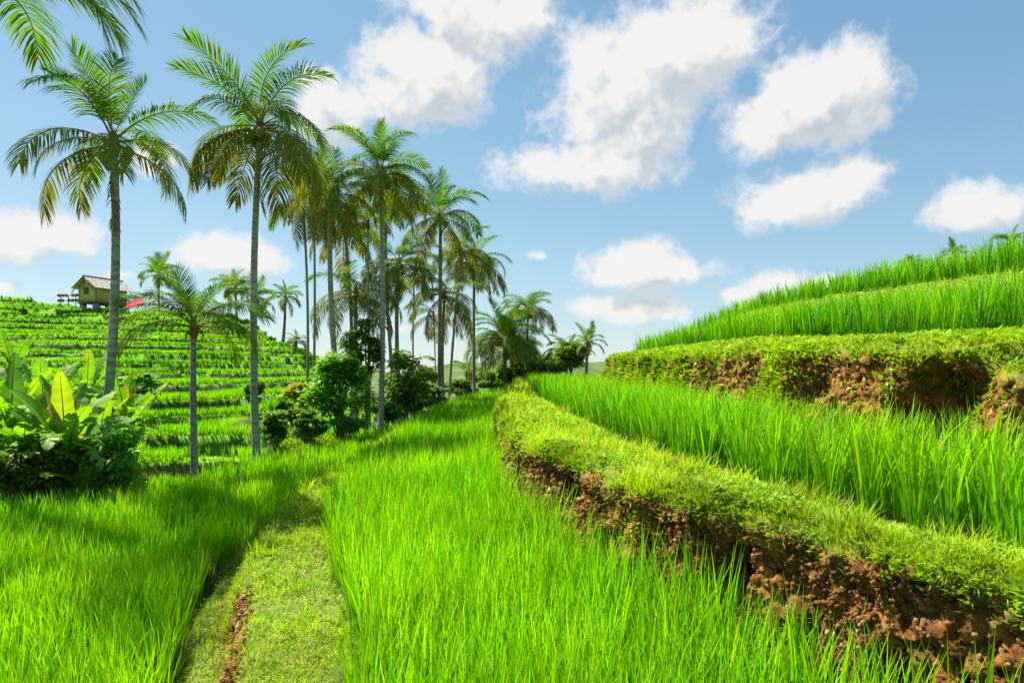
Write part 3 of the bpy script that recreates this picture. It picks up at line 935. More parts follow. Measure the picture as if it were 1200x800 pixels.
# skyline palms on the left
SKY = [(186, 322, 58, 187, 2.5, 'round crowned palm on the skyline just right of the hut'), (276, 338, 57, 278, 2.3, 'skyline palm showing left of the foremost tall trunk'),
       (299, 350, 56, 297, 2.5, 'skyline palm hidden behind the foremost tall trunk'), (334, 348, 52, 331, 1.9, 'ragged skyline palm with a stout trunk right of the foremost tall trunk'),
       (347, 400, 50, 347, 1.2, 'tiny young palm low on the skyline between the tall thin trunks')]
for k, (px, py, d, bp, L, lb) in enumerate(SKY):
    palm('coconut_palm', lb, CP, px, py, d, bp, L, 15, .14, far=True, seed=40 + k, group=G2P, amax=.75, amin=.08, tint=(.2, .17, .14))
# beyond the right ridge
for k, (px, py, d, L, lb) in enumerate([(1068, 312, 30, .85, 'palm tips farthest left above the right ridge'), (1117, 303, 30, 1.0, 'middle palm peeping over the right ridge'),
                                        (1186, 287, 28, 1.05, 'palm at the right edge of the photo behind the ridge')]):
    palm('coconut_palm', lb, CP, px, py, d, px + 3, L, 12, .12, zb=1.2, far=True, seed=60 + k, group=G3P, amax=.6, dz=.12)


# ------------------------------------------------------------------ banana plants
def banana_leaf(seed, L=1.5, W=.36, e0=60, droop=95, col=(.085, .24, .02), tears=5):
    r = np.random.default_rng(seed)
    n = 26
    s = np.linspace(0, 1, n)
    e = np.radians(e0 - droop * s ** 1.6)
    yaw = np.radians(r.uniform(-25, 25)) * s ** 2
    T = np.stack([np.cos(e) * np.cos(yaw), np.cos(e) * np.sin(yaw), np.sin(e)], 1)
    P = np.concatenate([[[0, 0, 0]], np.cumsum((T[1:] + T[:-1]) / 2 * L / (n - 1), 0)])
    Bv = np.stack([-T[:, 1], T[:, 0], np.zeros(n)], 1)
    Bv /= np.linalg.norm(Bv, axis=1)[:, None]
    roll = np.radians(r.uniform(-30, 30))
    N = np.cross(T, Bv)
    Bv, N = Bv * math.cos(roll) + N * math.sin(roll), N * math.cos(roll) - Bv * math.sin(roll)
    u = np.clip((s - .14) / .86, 0, 1)
    w = W * .5 * np.sin(PI * np.clip(u, 0, 1) ** .75) ** .55
    mb = MB()
    mb.tube(P, np.interp(s, [0, .14, 1], [.026, .017, .003]), 5, (.24, .33, .05), cap=False)
    col = np.asarray(col)
    for sd in (1, -1):
        cuts = set(r.choice(np.arange(8, n - 3), tears, replace=False).tolist()) if tears else set()
        sag = 0.0
        i = 3
        while i < n - 1:
            j = i + 1
            while j < n - 1 and j not in cuts:
                j += 1
            k = np.arange(i, j + 1)
            fold = r.uniform(.05, .5) - r.uniform(0, .9) * (tears > 2)
            V = []
            for q, f in ((0, 0), (.5, .5), (1, 1)):
                rip = 1 + .05 * np.sin(k * 2.1 + sd)
                out = Bv[k] * (sd * w[k] * q * rip)[:, None] * math.cos(fold * q)
                V.append(P[k] + out + N[k] * (w[k] * q * math.sin(fold * q * 1.1))[:, None] + T[k] * (w[k] * q * .28)[:, None])
            m = len(k)
            V = np.stack(V, 1)
            if m > 2:
                V[0, 2] = V[0, 2] * .5 + V[1, 2] * .5
            ii = np.arange(m - 1)[:, None] * 3
            Q = np.concatenate([ii + np.array([[0, 1, 4, 3]]), ii + np.array([[1, 2, 5, 4]])])
            cc = col * (.85 + .3 * r.random((m, 1, 1))) * np.array([1.15, 1.0, .95])[None, :, None]
            if r.random() < .12:
                cc[:, 2] = (.30, .22, .06)
            mb.add(V.reshape(-1, 3), Q, None, cc.reshape(-1, 3))
            i = j
            if j >= n - 1:
                break
    return mb.mesh('leaf', M_banana)


GB = 'banana plants at the left edge'


def banana(label, px, py_top, d, zb, nleaf=8, L=1.5, stem=1.1, seed=0, special=None, W=.38):
    nleaf, stem = nleaf + 3, stem + (.25 if stem > .5 else 0)
    R = random.Random(seed)
    x = at(px, d)
    root = thing('banana_plant', label, 'banana plant', (x, d, zb), 0, GB)
    mb = MB()
    lean = R.uniform(-.1, .1)
    mb.tube([(0, 0, -.1), (lean * .4, 0, stem * .5), (lean, 0, stem)], [.12, .095, .06], 9, (.17, .17, .05))
    link('stem', mb.mesh('stem', M_trunk), root)
    for i in range(nleaf):
        a = i / max(1, nleaf - 1)
        e0 = 84 - 45 * a + R.uniform(-8, 8)
        dr = 25 + 95 * a + R.uniform(-15, 15)
        t = R.random()
        c = lerp((.08, .25, .016), (.19, .40, .016), t)
        me = banana_leaf(seed * 50 + i, L * R.uniform(.8, 1.1), W * R.uniform(.85, 1.15), e0, dr, c, 4 + int(a * 8))
        f = link('leaf', me, root, (lean, 0, stem - .04))
        f.rotation_euler = (0, 0, math.radians(i * 137.5 + seed * 40 + R.uniform(-15, 15)))
    for (az, e0, dr, l, w, c) in (special or ()):
        f = link('leaf', banana_leaf(seed * 50 + 40 + int(az), l, w, e0, dr, c, 0), root, (lean, 0, stem - .02))
        f.rotation_euler = (0, 0, math.radians(az))
        f['label'] = 'young glowing yellow green leaf held upright'
    return root


YG = (.27, .42, .02)
banana('banana plant with a glowing yellow leaf in front of the left undergrowth', 82, 0, 10.9, -.75, 8, 1.45, .95, 1, ((-75, 84, 14, 1.55, .34, YG), (200, 70, 40, 1.5, .36, (.16, .40, .015))))
banana('banana plant with broad arching leaves at the left edge of the photo', 8, 0, 11.6, -.75, 8, 1.5, 1.25, 2)
banana('banana plant with flat outspread leaves behind the base of the leaning palm', 150, 0, 13.6, -.9, 8, 1.5, 1.15, 3, ((80, 82, 10, 1.1, .2, (.28, .42, .02)),))
banana('upright banana plant rising behind the yellow leaved one', 55, 0, 13.4, -.8, 7, 1.5, 1.5, 4)
banana('banana plant with torn drooping leaves left of the yellow leaved one', 38, 0, 11.0, -.75, 6, 1.2, .7, 5)
banana('banana plant with wide drooping leaves between the yellow leaved and the flat outspread ones', 112, 0, 11.9, -.75, 8, 1.55, .9, 9)
banana('banana plant with dark arching leaves low at the left edge of the photo', 22, 0, 10.9, -.72, 8, 1.35, .75, 10)
banana('low broad leaved plant with stiff leaves at the right end of the undergrowth', 148, 0, 11.5, -.72, 7, .72, .28, 6, W=.30)
banana('distant pale banana plant left on the hillside below the hut rack', 18, 0, 20.0, None or .3, 7, 1.9, 1.1, 7)
banana('tall banana plant with light leaves beyond the leaning palm', 105, 0, 17.0, -.5, 7, 1.8, 1.3, 8)


# ------------------------------------------------------------------ leafy trees and shrubs
def leaf_cloud(mb, centers, crad, n, size, c0, c1, seed=0, flat=.3):
    r = np.random.default_rng(seed)
    C = np.asarray(centers)
    i = r.integers(0, len(C), n)
    off = r.normal(0, 1, (n, 3)); off /= np.linalg.norm(off, axis=1)[:, None]
    off *= (r.random(n) ** .45)[:, None] * np.asarray(crad)[i][:, None]
    off[:, 2] *= .75
    p = C[i] + off
    az = np.arctan2(off[:, 1], off[:, 0]) + r.uniform(-1.2, 1.2, n)
    pit = r.uniform(-.7, .55, n)
    d = np.stack([np.cos(az) * np.cos(pit), np.sin(az) * np.cos(pit), np.sin(pit)], 1)
    sd = np.stack([-np.sin(az), np.cos(az), r.uniform(-.5, .5, n)], 1)
    l = size * r.uniform(.65, 1.25, n)[:, None]
    w = l * .26
    up = np.cross(d, sd)
    V = np.stack([p, p + d * l * .35 + sd * w + up * w * flat, p + d * l * .72 + sd * w * .8 + up * w * flat, p + d * l - np.array([0, 0, 1]) * l * .1,
                  p + d * l * .72 - sd * w * .8 + up * w * flat, p + d * l * .35 - sd * w + up * w * flat, p + d * l * .5], 1)
    base = (np.arange(n) * 7)[:, None, None]
    Q = base + np.array([[0, 1, 2, 6], [6, 2, 3, 3]])[:1]
    T = base + np.array([[6, 2, 3], [6, 3, 4]])
    Q2 = base + np.array([[0, 6, 4, 5]])
    tone = np.clip(r.random(len(C))[i] * .6 + r.random(n) * .5, 0, 1)
    col = lerp(c0, c1, tone)
    mb.add(V.reshape(-1, 3), np.concatenate([Q.reshape(-1, 4), Q2.reshape(-1, 4)]), T.reshape(-1, 3), np.repeat(col[:, None, :], 7, 1).reshape(-1, 3))


DKG, MDG = np.array((.032, .105, .012)), np.array((.12, .28, .022))


def leafy(name, label, cat, px, d, zb, pyc, rx, rz, ncl=34, nl=5200, size=.15, c0=DKG, c1=MDG, seed=0, group=None, trunk_r=.09, crad=.36, low=-.9, spread=1.0):
    """crown centred on row pyc; rx, rz radii in metres"""
    r = np.random.default_rng(seed + 100)
    x = at(px, d)
    zc = zt(pyc, d)
    root = thing(name, label, cat, (x, d, zb), 0, group)
    c = np.array([0, 0, zc - zb])
    u = r.normal(0, 1, (ncl, 3)); u /= np.linalg.norm(u, axis=1)[:, None]
    u[:, 2] = np.maximum(u[:, 2], low)
    k = (.35 + .65 * r.random(ncl) ** .6)[:, None]
    lump = r.normal(0, 1, (5, 3)); lump /= np.linalg.norm(lump, axis=1)[:, None]
    k = k * (.72 + .55 * np.max(np.clip(u @ lump.T, 0, 1) ** 3, axis=1))[:, None]
    cen = c + u * k * np.array([rx, rx * .9, rz])
    rad = crad * r.uniform(.6, 1.25, ncl) * min(rx, rz) ** .5
    tb = MB()
    top = c + np.array([0, 0, rz * .3])
    tb.tube([(0, 0, -.15), tuple(top * .4 + np.array([.06, 0, 0])), tuple(top)], [trunk_r * 1.25, trunk_r, trunk_r * .3], 8, (.13, .10, .07))
    for q in cen[::2]:
        f = r.uniform(.3, .75)
        s_ = top * f
        tb.tube([s_, s_ * .5 + q * .5 + np.array([0, 0, -.05]), q], [trunk_r * .4, trunk_r * .25, trunk_r * .08], 5, (.13, .10, .07))
    link('trunk', tb.mesh('trunk', M_bark), root)
    mb = MB()
    leaf_cloud(mb, cen, rad, nl, size, c0, c1, seed)
    link('crown', mb.mesh('crown', M_leaf), root)
    return root


GT = 'leafy trees below the palms'
gz = lambda px, d: ground_z(at(px, d), d)
leafy('leafy_tree', 'dark dense leafy tree around the foot of the leaning palm', 'tree', 398, 19.2, gz(398, 19.2), 448, .86, 1.08, 40, 4300, .17, DKG * 2.0, MDG * 1.6, seed=1, group=GT, crad=.42)
leafy('leafy_tree', 'taller thin leafy tree whose airy top rises between the thin trunks', 'tree', 428, 22.5, gz(428, 22.5), 408, .85, 1.05, 26, 2700, .17, MDG * .7, np.array((.12, .27, .03)), seed=2, group=GT, crad=.30, trunk_r=.06)
leafy('leafy_tree', 'broad leafy tree right of the tall slender trunk', 'tree', 474, 24.0, gz(474, 24), 450, .85, 1.1, 34, 3300, .18, np.array((.08, .21, .014)), np.array((.24, .44, .025)), seed=3, group=GT, crad=.42)
leafy('shrub', 'round dark shrub at the foot of the foremost tall palm', 'shrub', 323, 16.2, gz(323, 16.2) - .1, 499, .40, .42, 20, 2300, .12, DKG * 1.2, MDG * 1.1, seed=5, crad=.24, trunk_r=.03)
leafy('shrub', 'small dark shrub left of the dark dense tree', 'shrub', 366, 17.2, gz(366, 17.2) - .1, 500, .45, .36, 20, 2100, .12, DKG * 1.3, MDG * 1.1, seed=6, crad=.24, trunk_r=.03)
leafy('shrub', 'small rounded shrub on the bund left of the thin palm stems', 'shrub', 332, 20.5, gz(332, 20.5), 476, .38, .36, 18, 1500, .13, DKG * 1.5, MDG * 1.3, seed=7, crad=.22, trunk_r=.03)
leafy('shrub', 'yellow leaved shrub between the thin palm stems', 'shrub', 350, 22.5, gz(350, 22.5), 462, .45, .50, 20, 1500, .15, np.array((.16, .24, .02)), np.array((.42, .38, .03)), seed=8, crad=.26, trunk_r=.03)
leafy('shrub', 'light green shrub in front of the yellow leaved one', 'shrub', 345, 19.0, gz(345, 19), 487, .40, .30, 18, 1400, .13, np.array((.10, .20, .02)), np.array((.20, .33, .03)), seed=9, crad=.22, trunk_r=.03)
leafy('shrub', 'low bush at the paddy edge right of the broad leafy tree', 'shrub', 503, 29.0, gz(503, 29), 462, .75, .6, 26, 2400, .18, DKG * 1.5, MDG * 1.3, seed=10, crad=.3, trunk_r=.04)
leafy('leafy_tree', 'bushy tree with pale leaves left of the small rounded palm', 'tree', 668, 39.0, .2, 416, 1.2, .8, 40, 3400, .24, np.array((.08, .20, .02)), np.array((.22, .40, .03)), seed=11, crad=.40)
leafy('leafy_tree', 'dark bushy tree between the far palms and the right hillside', 'tree', 652, 46.0, -.8, 428, .9, .55, 30, 2200, .26, DKG * 2.0, MDG * 1.5, seed=12, crad=.4)
leafy('leafy_tree', 'light green thicket filling the gap right of the far bushy palms', 'tree', 640, 45.0, -.8, 430, 1.2, .7, 34, 3200, .26, DKG * 2.2, MDG * 1.6, seed=19, crad=.4)
palm('coconut_palm', 'low palm sunk in the thicket between the far palms and the small rounded palm', CP, 664, 414, 41.0, 663, 1.9, 18, .12, zb=.0, far=True, seed=29, group=G1P, amax=.7)
leafy('shrub', 'low greenery beyond the far left corner of the middle paddy', 'shrub', 575, 52.0, -1.2, 445, 1.7, .8, 30, 2800, .28, DKG * 1.6, MDG * 1.2, seed=13, crad=.4)
leafy('shrub', 'far low thicket seen between the two dark trunks and the last tall palm', 'shrub', 535, 50.0, -1.8, 452, 1.9, .7, 30, 2800, .28, np.array((.06, .14, .02)), np.array((.16, .28, .03)), seed=14, crad=.4)
leafy('shrub', 'dark thicket at the foot of the far bushy palms', 'shrub', 606, 44.0, -.6, 440, 1.6, .75, 34, 3200, .26, DKG, MDG, seed=15, crad=.4)

DK2 = DKG * 2.0
MD2 = MDG * 1.5
leafy('shrub', 'low green shrub at the foot of the dark dense tree', 'shrub', 408, 18.6, gz(408, 18.6) - .1, 495, .45, .30, 20, 1500, .14, DKG * 2.2, MDG * 1.7, seed=16, crad=.26, trunk_r=.03)
leafy('shrub', 'low green shrub at the foot of the tall slender palm', 'shrub', 452, 23.2, gz(452, 23.2) - .1, 482, .6, .4, 22, 1700, .16, DKG * 2.2, MDG * 1.7, seed=17, crad=.28, trunk_r=.03)
leafy('shrub', 'pale shrub spreading below the broad leafy tree', 'shrub', 485, 25.5, gz(485, 25.5) - .1, 474, .7, .4, 22, 1700, .16, np.array((.10, .22, .02)), np.array((.26, .44, .03)), seed=18, crad=.28, trunk_r=.03)
UND = [(8, 10.7, 545, .7, .45, 'dark undergrowth shrub at the left edge of the photo', DK2, MD2), (38, 10.5, 552, .55, .42, 'yellowish leaved shrub low in the left undergrowth', np.array((.05, .11, .012)), np.array((.22, .24, .03))),
       (66, 10.9, 540, .60, .50, 'dark shrub under the glowing yellow banana leaf', DK2, MD2), (95, 11.0, 542, .50, .45, 'leafy shrub at the middle of the left undergrowth', DK2 * 1.3, MD2),
       (122, 11.2, 540, .50, .45, 'mixed green shrub right of the middle of the left undergrowth', DK2, MD2 * 1.2), (25, 12.4, 500, .75, .45, 'tall dark shrub behind the left banana leaves', DK2, MD2),
       (75, 12.6, 500, .8, .55, 'shrub behind the yellow leaved banana plant', DK2 * 1.3, MD2 * 1.3), (125, 12.8, 505, .7, .5, 'shrub at the hidden foot of the leaning palm', DK2, MD2 * 1.2)]
for k, (px, d, py, rx, rz, lb, c0, c1) in enumerate(UND):
    leafy('shrub', lb, 'shrub', px, d, gz(px, d) - .05, py, rx, rz, 26, 2600, .13, c0, c1, seed=30 + k, group='shrubs of the left undergrowth', crad=.28, trunk_r=.03)
HILLS = [(128, 50, 366, .9, .5, 'dark bush in front of the hut foundation'), (300, 30, 455, .4, .25, 'small bush on the steps behind the foremost trunk'),
         (160, 21, 452, .7, .6, 'bush beside the outspread banana leaves')]
for k, (px, d, py, rx, rz, lb) in enumerate(HILLS):
    leafy('shrub', lb, 'shrub', px, d, gz(px, d) - .05, py, rx, rz, 22, 1500, .18, DKG * 1.4, MDG * 1.3, seed=50 + k, group='shrubs scattered on the left hillside', crad=.3, trunk_r=.03)


def fern(label, px, d, zb, L, n, seed, z0=.1, ages=(1, 4)):
    R = random.Random(seed)
    root = thing('fern', label, 'fern', (at(px, d), d, zb), 0, 'ferns of the left undergrowth')
    for i in range(n):
        f = link('frond', LIB[R.randint(*ages), R.randrange(3)], root, (0, 0, z0))
        k = L * R.uniform(.8, 1.1)
        f.scale = (k, k, k)
        f.rotation_euler = (0, 0, math.radians(i * 137.5 + R.uniform(-20, 20)))


fern('blue green fern arching out in the middle of the undergrowth', 100, 10.6, -.7, .95, 11, 1, .5)
fern('fern with fine fronds at the far left of the undergrowth', 8, 10.4, -.7, .9, 10, 2, .55)
fern('young palm like fern left of the leaning trunk on the slope', 62, 15.5, -.3, 1.2, 10, 3, .9)

# ------------------------------------------------------------------ the hut, the rack and the red cloth on the hilltop
HD = 52.0
hx0, hz0 = at(121, HD), zt(363, HD)
hut = thing('hut', 'small bamboo walled hut with a grey gable roof on stone piers on the hilltop', 'hut', (hx0, HD, hz0), math.radians(73))
HLn, HWd, HHt, PH = 2.75, 1.75, 1.38, .42
RR = .66
BAM = np.array((.62, .46, .17))
for nm, (cx, cy, sx, sy) in (('wall', (0, -HWd / 2, HLn, .05)), ('wall', (0, HWd / 2, HLn, .05)), ('gable_wall', (-HLn / 2, 0, .05, HWd - .06)), ('gable_wall', (HLn / 2, 0, .05, HWd - .06))):
    mb = MB()
    L_ = max(sx, sy)
    nb = int(L_ / .085)
    for i in range(nb):
        o_ = -L_ / 2 + (i + .5) * L_ / nb
        h = HHt
        if nm == 'gable_wall':
            h = HHt + (RR - .07) * (1 - abs(o_) / (HWd / 2)) * .92
        cc = BAM * random.uniform(.75, 1.12)
        dep = .04 + random.uniform(0, .012)
        if sx > sy:
            mb.box((cx + o_, cy, PH + .12 + h / 2), (L_ / nb - .012, dep, h), 0, cc)
        else:
            mb.box((cx, cy + o_, PH + .12 + h / 2), (dep, L_ / nb - .012, h), 0, cc)
    link(nm, mb.mesh(nm, M_wood, False), hut)
mb = MB(); mb.box((0, 0, PH + .06), (HLn + .2, HWd + .2, .12), 0, (.16, .10, .05)); link('floor', mb.mesh('floor', M_wood, False), hut)
for sx in (-1, 1):
    for sy in (-1, 1):
        mb = MB(); mb.box((sx * HLn / 2, sy * HWd / 2, PH + .12 + HHt / 2), (.11, .11, HHt), 0, (.30, .27, .20)); link('corner_post', mb.mesh('corner_post', M_wood, False), hut)
for sx in (-1, 0, 1):
    for sy in (-1, 1):
        mb = MB(); mb.box((sx * HLn * .44, sy * HWd * .4, PH / 2 - .15), (.36, .36, PH + .3), 0, (.27, .26, .24)); link('pier', mb.mesh('pier', M_stone, False), hut)
sl = math.atan2(RR, HWd / 2)
RR2, ov, ridge = RR, .42, PH + .12 + HHt + RR
for sd in (1, -1):
    mb = MB()
    nrow = 9
    for i in range(nrow):
        t0_, t1_ = i / nrow, (i + 1.12) / nrow
        W_ = HWd / 2 + ov
        y0_, y1_ = sd * W_ * t0_, sd * W_ * t1_
        dz0, dz1 = -RR / (HWd / 2) * abs(y0_) + .02, -RR / (HWd / 2) * abs(y1_) + .045
        X0, X1 = -HLn / 2 - ov, HLn / 2 + ov
        ncol = 12
        for j in range(ncol):
            xa, xb = X0 + (X1 - X0) * j / ncol, X0 + (X1 - X0) * (j + .985) / ncol
            V = [(xa, y0_, ridge + dz0), (xb, y0_, ridge + dz0), (xb, y1_, ridge + dz1), (xa, y1_, ridge + dz1)]
            V += [(a, b, c - .03) for a, b, c in V]
            mb.add(V, [(0, 1, 2, 3), (7, 6, 5, 4), (0, 4, 5, 1), (1, 5, 6, 2), (2, 6, 7, 3), (3, 7, 4, 0)], None, np.array((.50, .45, .38)) * random.uniform(.8, 1.15))
    link('roof', mb.mesh('roof', M_roof, False), hut)
mb = MB()
mb.tube([(-HLn / 2 - ov - .03, 0, ridge + .04), (HLn / 2 + ov + .03, 0, ridge + .04)], .06, 8, (.33, .30, .27))
link('ridge_cap', mb.mesh('ridge_cap', M_roof), hut)
for sd in (1, -1):
    for ex in (-1, 1):
        mb = MB()
        W_ = HWd / 2 + ov
        mb.tube([(ex * (HLn / 2 + ov - .06), 0, ridge - .09), (ex * (HLn / 2 + ov - .06), sd * W_, ridge - .85 / (HWd / 2) * W_ - .07)], .04, 6, (.36, .20, .08))
        link('rafter', mb.mesh('rafter', M_wood), hut)
mb = MB(); mb.box((-HLn / 2 - .05, .1, PH + 1.0), (.04, .45, .55), 0, (.12, .09, .05)); link('shutter', mb.mesh('shutter', M_wood, False), hut)

D2 = 51.0
rk = thing('drying_rack', 'low rack of brown bundles in two rows on thin posts left of the hut', 'rack', (at(80, D2), D2, ground_z(at(80, D2), D2)), math.radians(-8))
rz_ = zt(352, D2) - ground_z(at(80, D2), D2)
for px_ in (-.68, 0, .68):
    mb = MB(); mb.tube([(px_, 0, -.2), (px_, 0, rz_ + .42)], .035, 6, (.20, .13, .08)); link('post', mb.mesh('post', M_bark), rk)
for k in (0, 1):
    mb = MB(); mb.tube([(-.95, -.03, rz_ - .02 + k * .42), (.95, -.03, rz_ + .0 + k * .42)], .028, 6, (.26, .17, .09)); link('rail', mb.mesh('rail', M_bark), rk)
    for i in range(6):
        if (i, k) in ((3, 1), (2, 0)):
            continue
        mb = MB()
        c = ((-.80 + i * .32), -.05, rz_ + k * .42)
        mb.ball((c[0], c[1], c[2]), .14, np.array((.26, .14, .06)) * random.uniform(.7, 1.25), 8, 6, .95)
        for q in range(9):
            a = random.uniform(0, 6.28)
            mb.tube([(c[0] + .1 * math.cos(a), c[1] - .05, c[2] + .1 * math.sin(a)), (c[0] + .17 * math.cos(a), c[1] - .06, c[2] + .16 * math.sin(a) - .03)], [.03, .008], 4, (.33, .2, .08))
        link('bundle', mb.mesh('bundle', M_bark), rk)

# red cloth sheet slung between sticks right of the hut
D3 = 50.5
x3, z3 = at(159, D3), ground_z(at(159, D3), D3)
rc = thing('red_canopy', 'bright red cloth slung on sticks beside the right end of the hut', 'cloth', (x3, D3, z3), .3)
hz3 = zt(359, D3) - z3
g_ = np.linspace(-1, 1, 9)
GXc, GYc = np.meshgrid(g_, g_)
Zc = hz3 + .22 + .5 * GXc * (GXc > 0) + .10 * np.cos(GXc * 5) - .10 * (1 - GYc ** 2) + .34 * GYc
V = np.stack([GXc * .62, GYc * .45, Zc], 2).reshape(-1, 3)
idx = np.arange(81).reshape(9, 9)
Q = np.stack([idx[:-1, :-1], idx[:-1, 1:], idx[1:, 1:], idx[1:, :-1]], 2).reshape(-1, 4)
mb = MB(); mb.add(V, Q, None, (.80, .02, .05)); mb.add(V - [0, 0, .012], Q[:, ::-1], None, (.80, .02, .05))
link('cloth', mb.mesh('cloth', M_cloth), rc)
for sx in (-1, 1):
    for sy in (-1, 1):
        mb = MB(); mb.tube([(sx * .6, sy * .43, -.15), (sx * .6, sy * .43, hz3 + (.62 if sx > 0 else .18) + .30 * sy)], .022, 6, (.2, .14, .09)); link('stick', mb.mesh('stick', M_bark), rc)

# slim blue banner on a pole at the far end of the paddy
D4 = 43.0
fb = thing('banner', 'slim blue banner on a pole at the far end of the paddy', 'banner', (at(641, D4), D4, -.4))
ztop, zbot = zt(417, D4) + .4, zt(437, D4) + .4
mb = MB(); mb.tube([(0, 0, -.2), (0, 0, ztop * .7), (.05, 0, ztop), (.16, 0, ztop + .12)], [.025, .02, .014, .006], 6, (.30, .27, .18)); link('pole', mb.mesh('pole', M_bark), fb)
t = np.linspace(0, 1, 12)
V = np.concatenate([np.stack([.02 + 0 * t, .015 + .02 * np.sin(t * 7), zbot + (ztop - zbot) * t], 1), np.stack([.24 - .10 * t, .02 + .05 * np.sin(t * 7 + 1), zbot + (ztop - zbot) * t], 1)])
q = np.array([(i, i + 1, 13 + i, 12 + i) for i in range(11)])
mb = MB(); mb.add(V, q, None, (.05, .20, .38)); mb.add(V + [0, .008, 0], q[:, ::-1], None, (.05, .20, .38)); link('cloth', mb.mesh('cloth', M_cloth), fb)

# ------------------------------------------------------------------ light, sky, camera
SUN_EL = math.radians(55)
SAZ = math.atan2(-.81, .59)                # measured from +y towards +x
S = Vector((math.cos(SUN_EL) * math.sin(SAZ), math.cos(SUN_EL) * math.cos(SAZ), math.sin(SUN_EL)))
ld = bpy.data.lights.new('sun', 'SUN')
ld.energy = 4.8
ld.angle = math.radians(.53)
ld.color = (1.0, .95, .86)
lo = bpy.data.objects.new('sun', ld)
COL.objects.link(lo)
lo.rotation_euler = S.to_track_quat('Z', 'Y').to_euler()

w = bpy.data.worlds.new('World')
sc.world = w
w.use_nodes = True
nt = w.node_tree
for n in list(nt.nodes):
    nt.nodes.remove(n)
out = nn(nt, 'ShaderNodeOutputWorld')
bg = nn(nt, 'ShaderNodeBackground')
SKY_STR = .10
bg.inputs['Strength'].default_value = SKY_STR
sky = nn(nt, 'ShaderNodeTexSky', sky_type='NISHITA', sun_disc=False, sun_elevation=SUN_EL, sun_rotation=SAZ % (2 * PI), altitude=200.0, air_density=1.0, dust_density=.15, ozone_density=2.0)
tc = nn(nt, 'ShaderNodeTexCoord')
sep = nn(nt, 'ShaderNodeSeparateXYZ')
nt.links.new(tc.outputs['Generated'], sep.inputs[0])


def mth(op, a, b=None, clamp=False):
    n = nn(nt, 'ShaderNodeMath', operation=op, use_clamp=clamp)
    for k, v in ((0, a), (1, b)):
        if v is None:
            continue
        if isinstance(v, (int, float)):
            n.inputs[k].default_value = v
        else:
            nt.links.new(v, n.inputs[k])
    return n.outputs[0]


az_ = mth('ARCTAN2', sep.outputs[0], sep.outputs[1])
el_ = mth('ARCSINE', sep.outputs[2])
comb = nn(nt, 'ShaderNodeCombineXYZ')
nt.links.new(az_, comb.inputs[0]); nt.links.new(el_, comb.inputs[1])
# soft bodies of the clouds: (centre column, row, half width, half height, weight) measured on the photograph, kept as azimuth and elevation
CL = [(560, 20, 100, 62, 1), (505, 78, 82, 70, 1), (470, 60, 55, 50, .9), (600, 10, 60, 45, .9), (520, 128, 42, 22, .8),
      (790, 60, 110, 68, 1), (725, 105, 105, 72, 1), (840, 50, 62, 50, 1), (690, 70, 62, 50, .9), (700, 200, 95, 34, 1), (640, 195, 40, 28, .9), (745, 150, 70, 50, .9),
      (940, 125, 105, 55, 1), (900, 140, 60, 46, 1), (1005, 140, 55, 35, .85), (960, 98, 50, 32, .9),
      (965, 228, 105, 38, 1), (1010, 205, 70, 28, .9), (910, 240, 60, 22, .85), (1130, 248, 80, 28, 1), (1165, 245, 60, 26, .9),
      (745, 312, 72, 28, 1), (800, 318, 68, 20, .85), (715, 325, 50, 18, .8), (760, 364, 62, 19, 1), (700, 358, 50, 16, .8), (915, 335, 50, 22, .95), (870, 345, 40, 14, .8), (960, 330, 40, 14, .7), (632, 300, 22, 9, .75),
      (45, 272, 75, 36, 1), (10, 285, 60, 30, .9), (255, 297, 75, 28, .95), (300, 300, 50, 20, .8), (385, 130, 55, 42, .85), (375, 100, 40, 26, .8), (180, 188, 38, 24, .7), (5, 335, 40, 14, .7), (140, 322, 40, 10, .5),
      (-160, 120, 120, 80, 1), (-300, 260, 150, 50, 1), (1400, 120, 150, 70, 1), (1500, 260, 140, 40, 1), (470, 385, 60, 10, .4)]
def field(vec):
    fld = None
    for (px, py, rx, ry, wt) in CL:
        a = math.atan2(px - 600, F0)
        rr_ = math.hypot(px - 600, F0)
        e = math.atan2(HY - py, rr_)
        ra = rx * F0 / (rr_ * rr_) * 1.12
        re = ry / rr_ * math.cos(e) ** 2 * 1.18
        sub = nn(nt, 'ShaderNodeVectorMath', operation='SUBTRACT'); sub.inputs[1].default_value = (a, e, 0)
        nt.links.new(vec, sub.inputs[0])
        mul = nn(nt, 'ShaderNodeVectorMath', operation='MULTIPLY'); mul.inputs[1].default_value = (1 / ra, 1 / re, 0)
        nt.links.new(sub.outputs[0], mul.inputs[0])
        ln = nn(nt, 'ShaderNodeVectorMath', operation='LENGTH')
        nt.links.new(mul.outputs[0], ln.inputs[0])
        v = mth('SUBTRACT', wt, ln.outputs['Value'])
        fld = v if fld is None else mth('SMOOTH_MAX', fld, v) if False else mth('MAXIMUM', fld, v)
    return mth('MAXIMUM', fld, -1.2)




def noise(vec, scale, detail, rough, dist=0.0):
    n = nn(nt, 'ShaderNodeTexNoise', i_Scale=scale, i_Detail=detail, i_Roughness=rough, i_Distortion=dist)
    nt.links.new(vec, n.inputs['Vector'])
    return n.outputs[0]


def dens(vec, f, det):
    a = noise(vec, 8.0, det, .58, .15)
    c = noise(vec, 22.0, max(1.0, det - 2), .6)
    v = mth('ADD', mth('MULTIPLY', mth('SUBTRACT', a, .5), 2.2), mth('MULTIPLY', mth('SUBTRACT', mth('ABSOLUTE', mth('SUBTRACT', c, .5)), .1), -1.5))
    return mth('ADD', f, v)


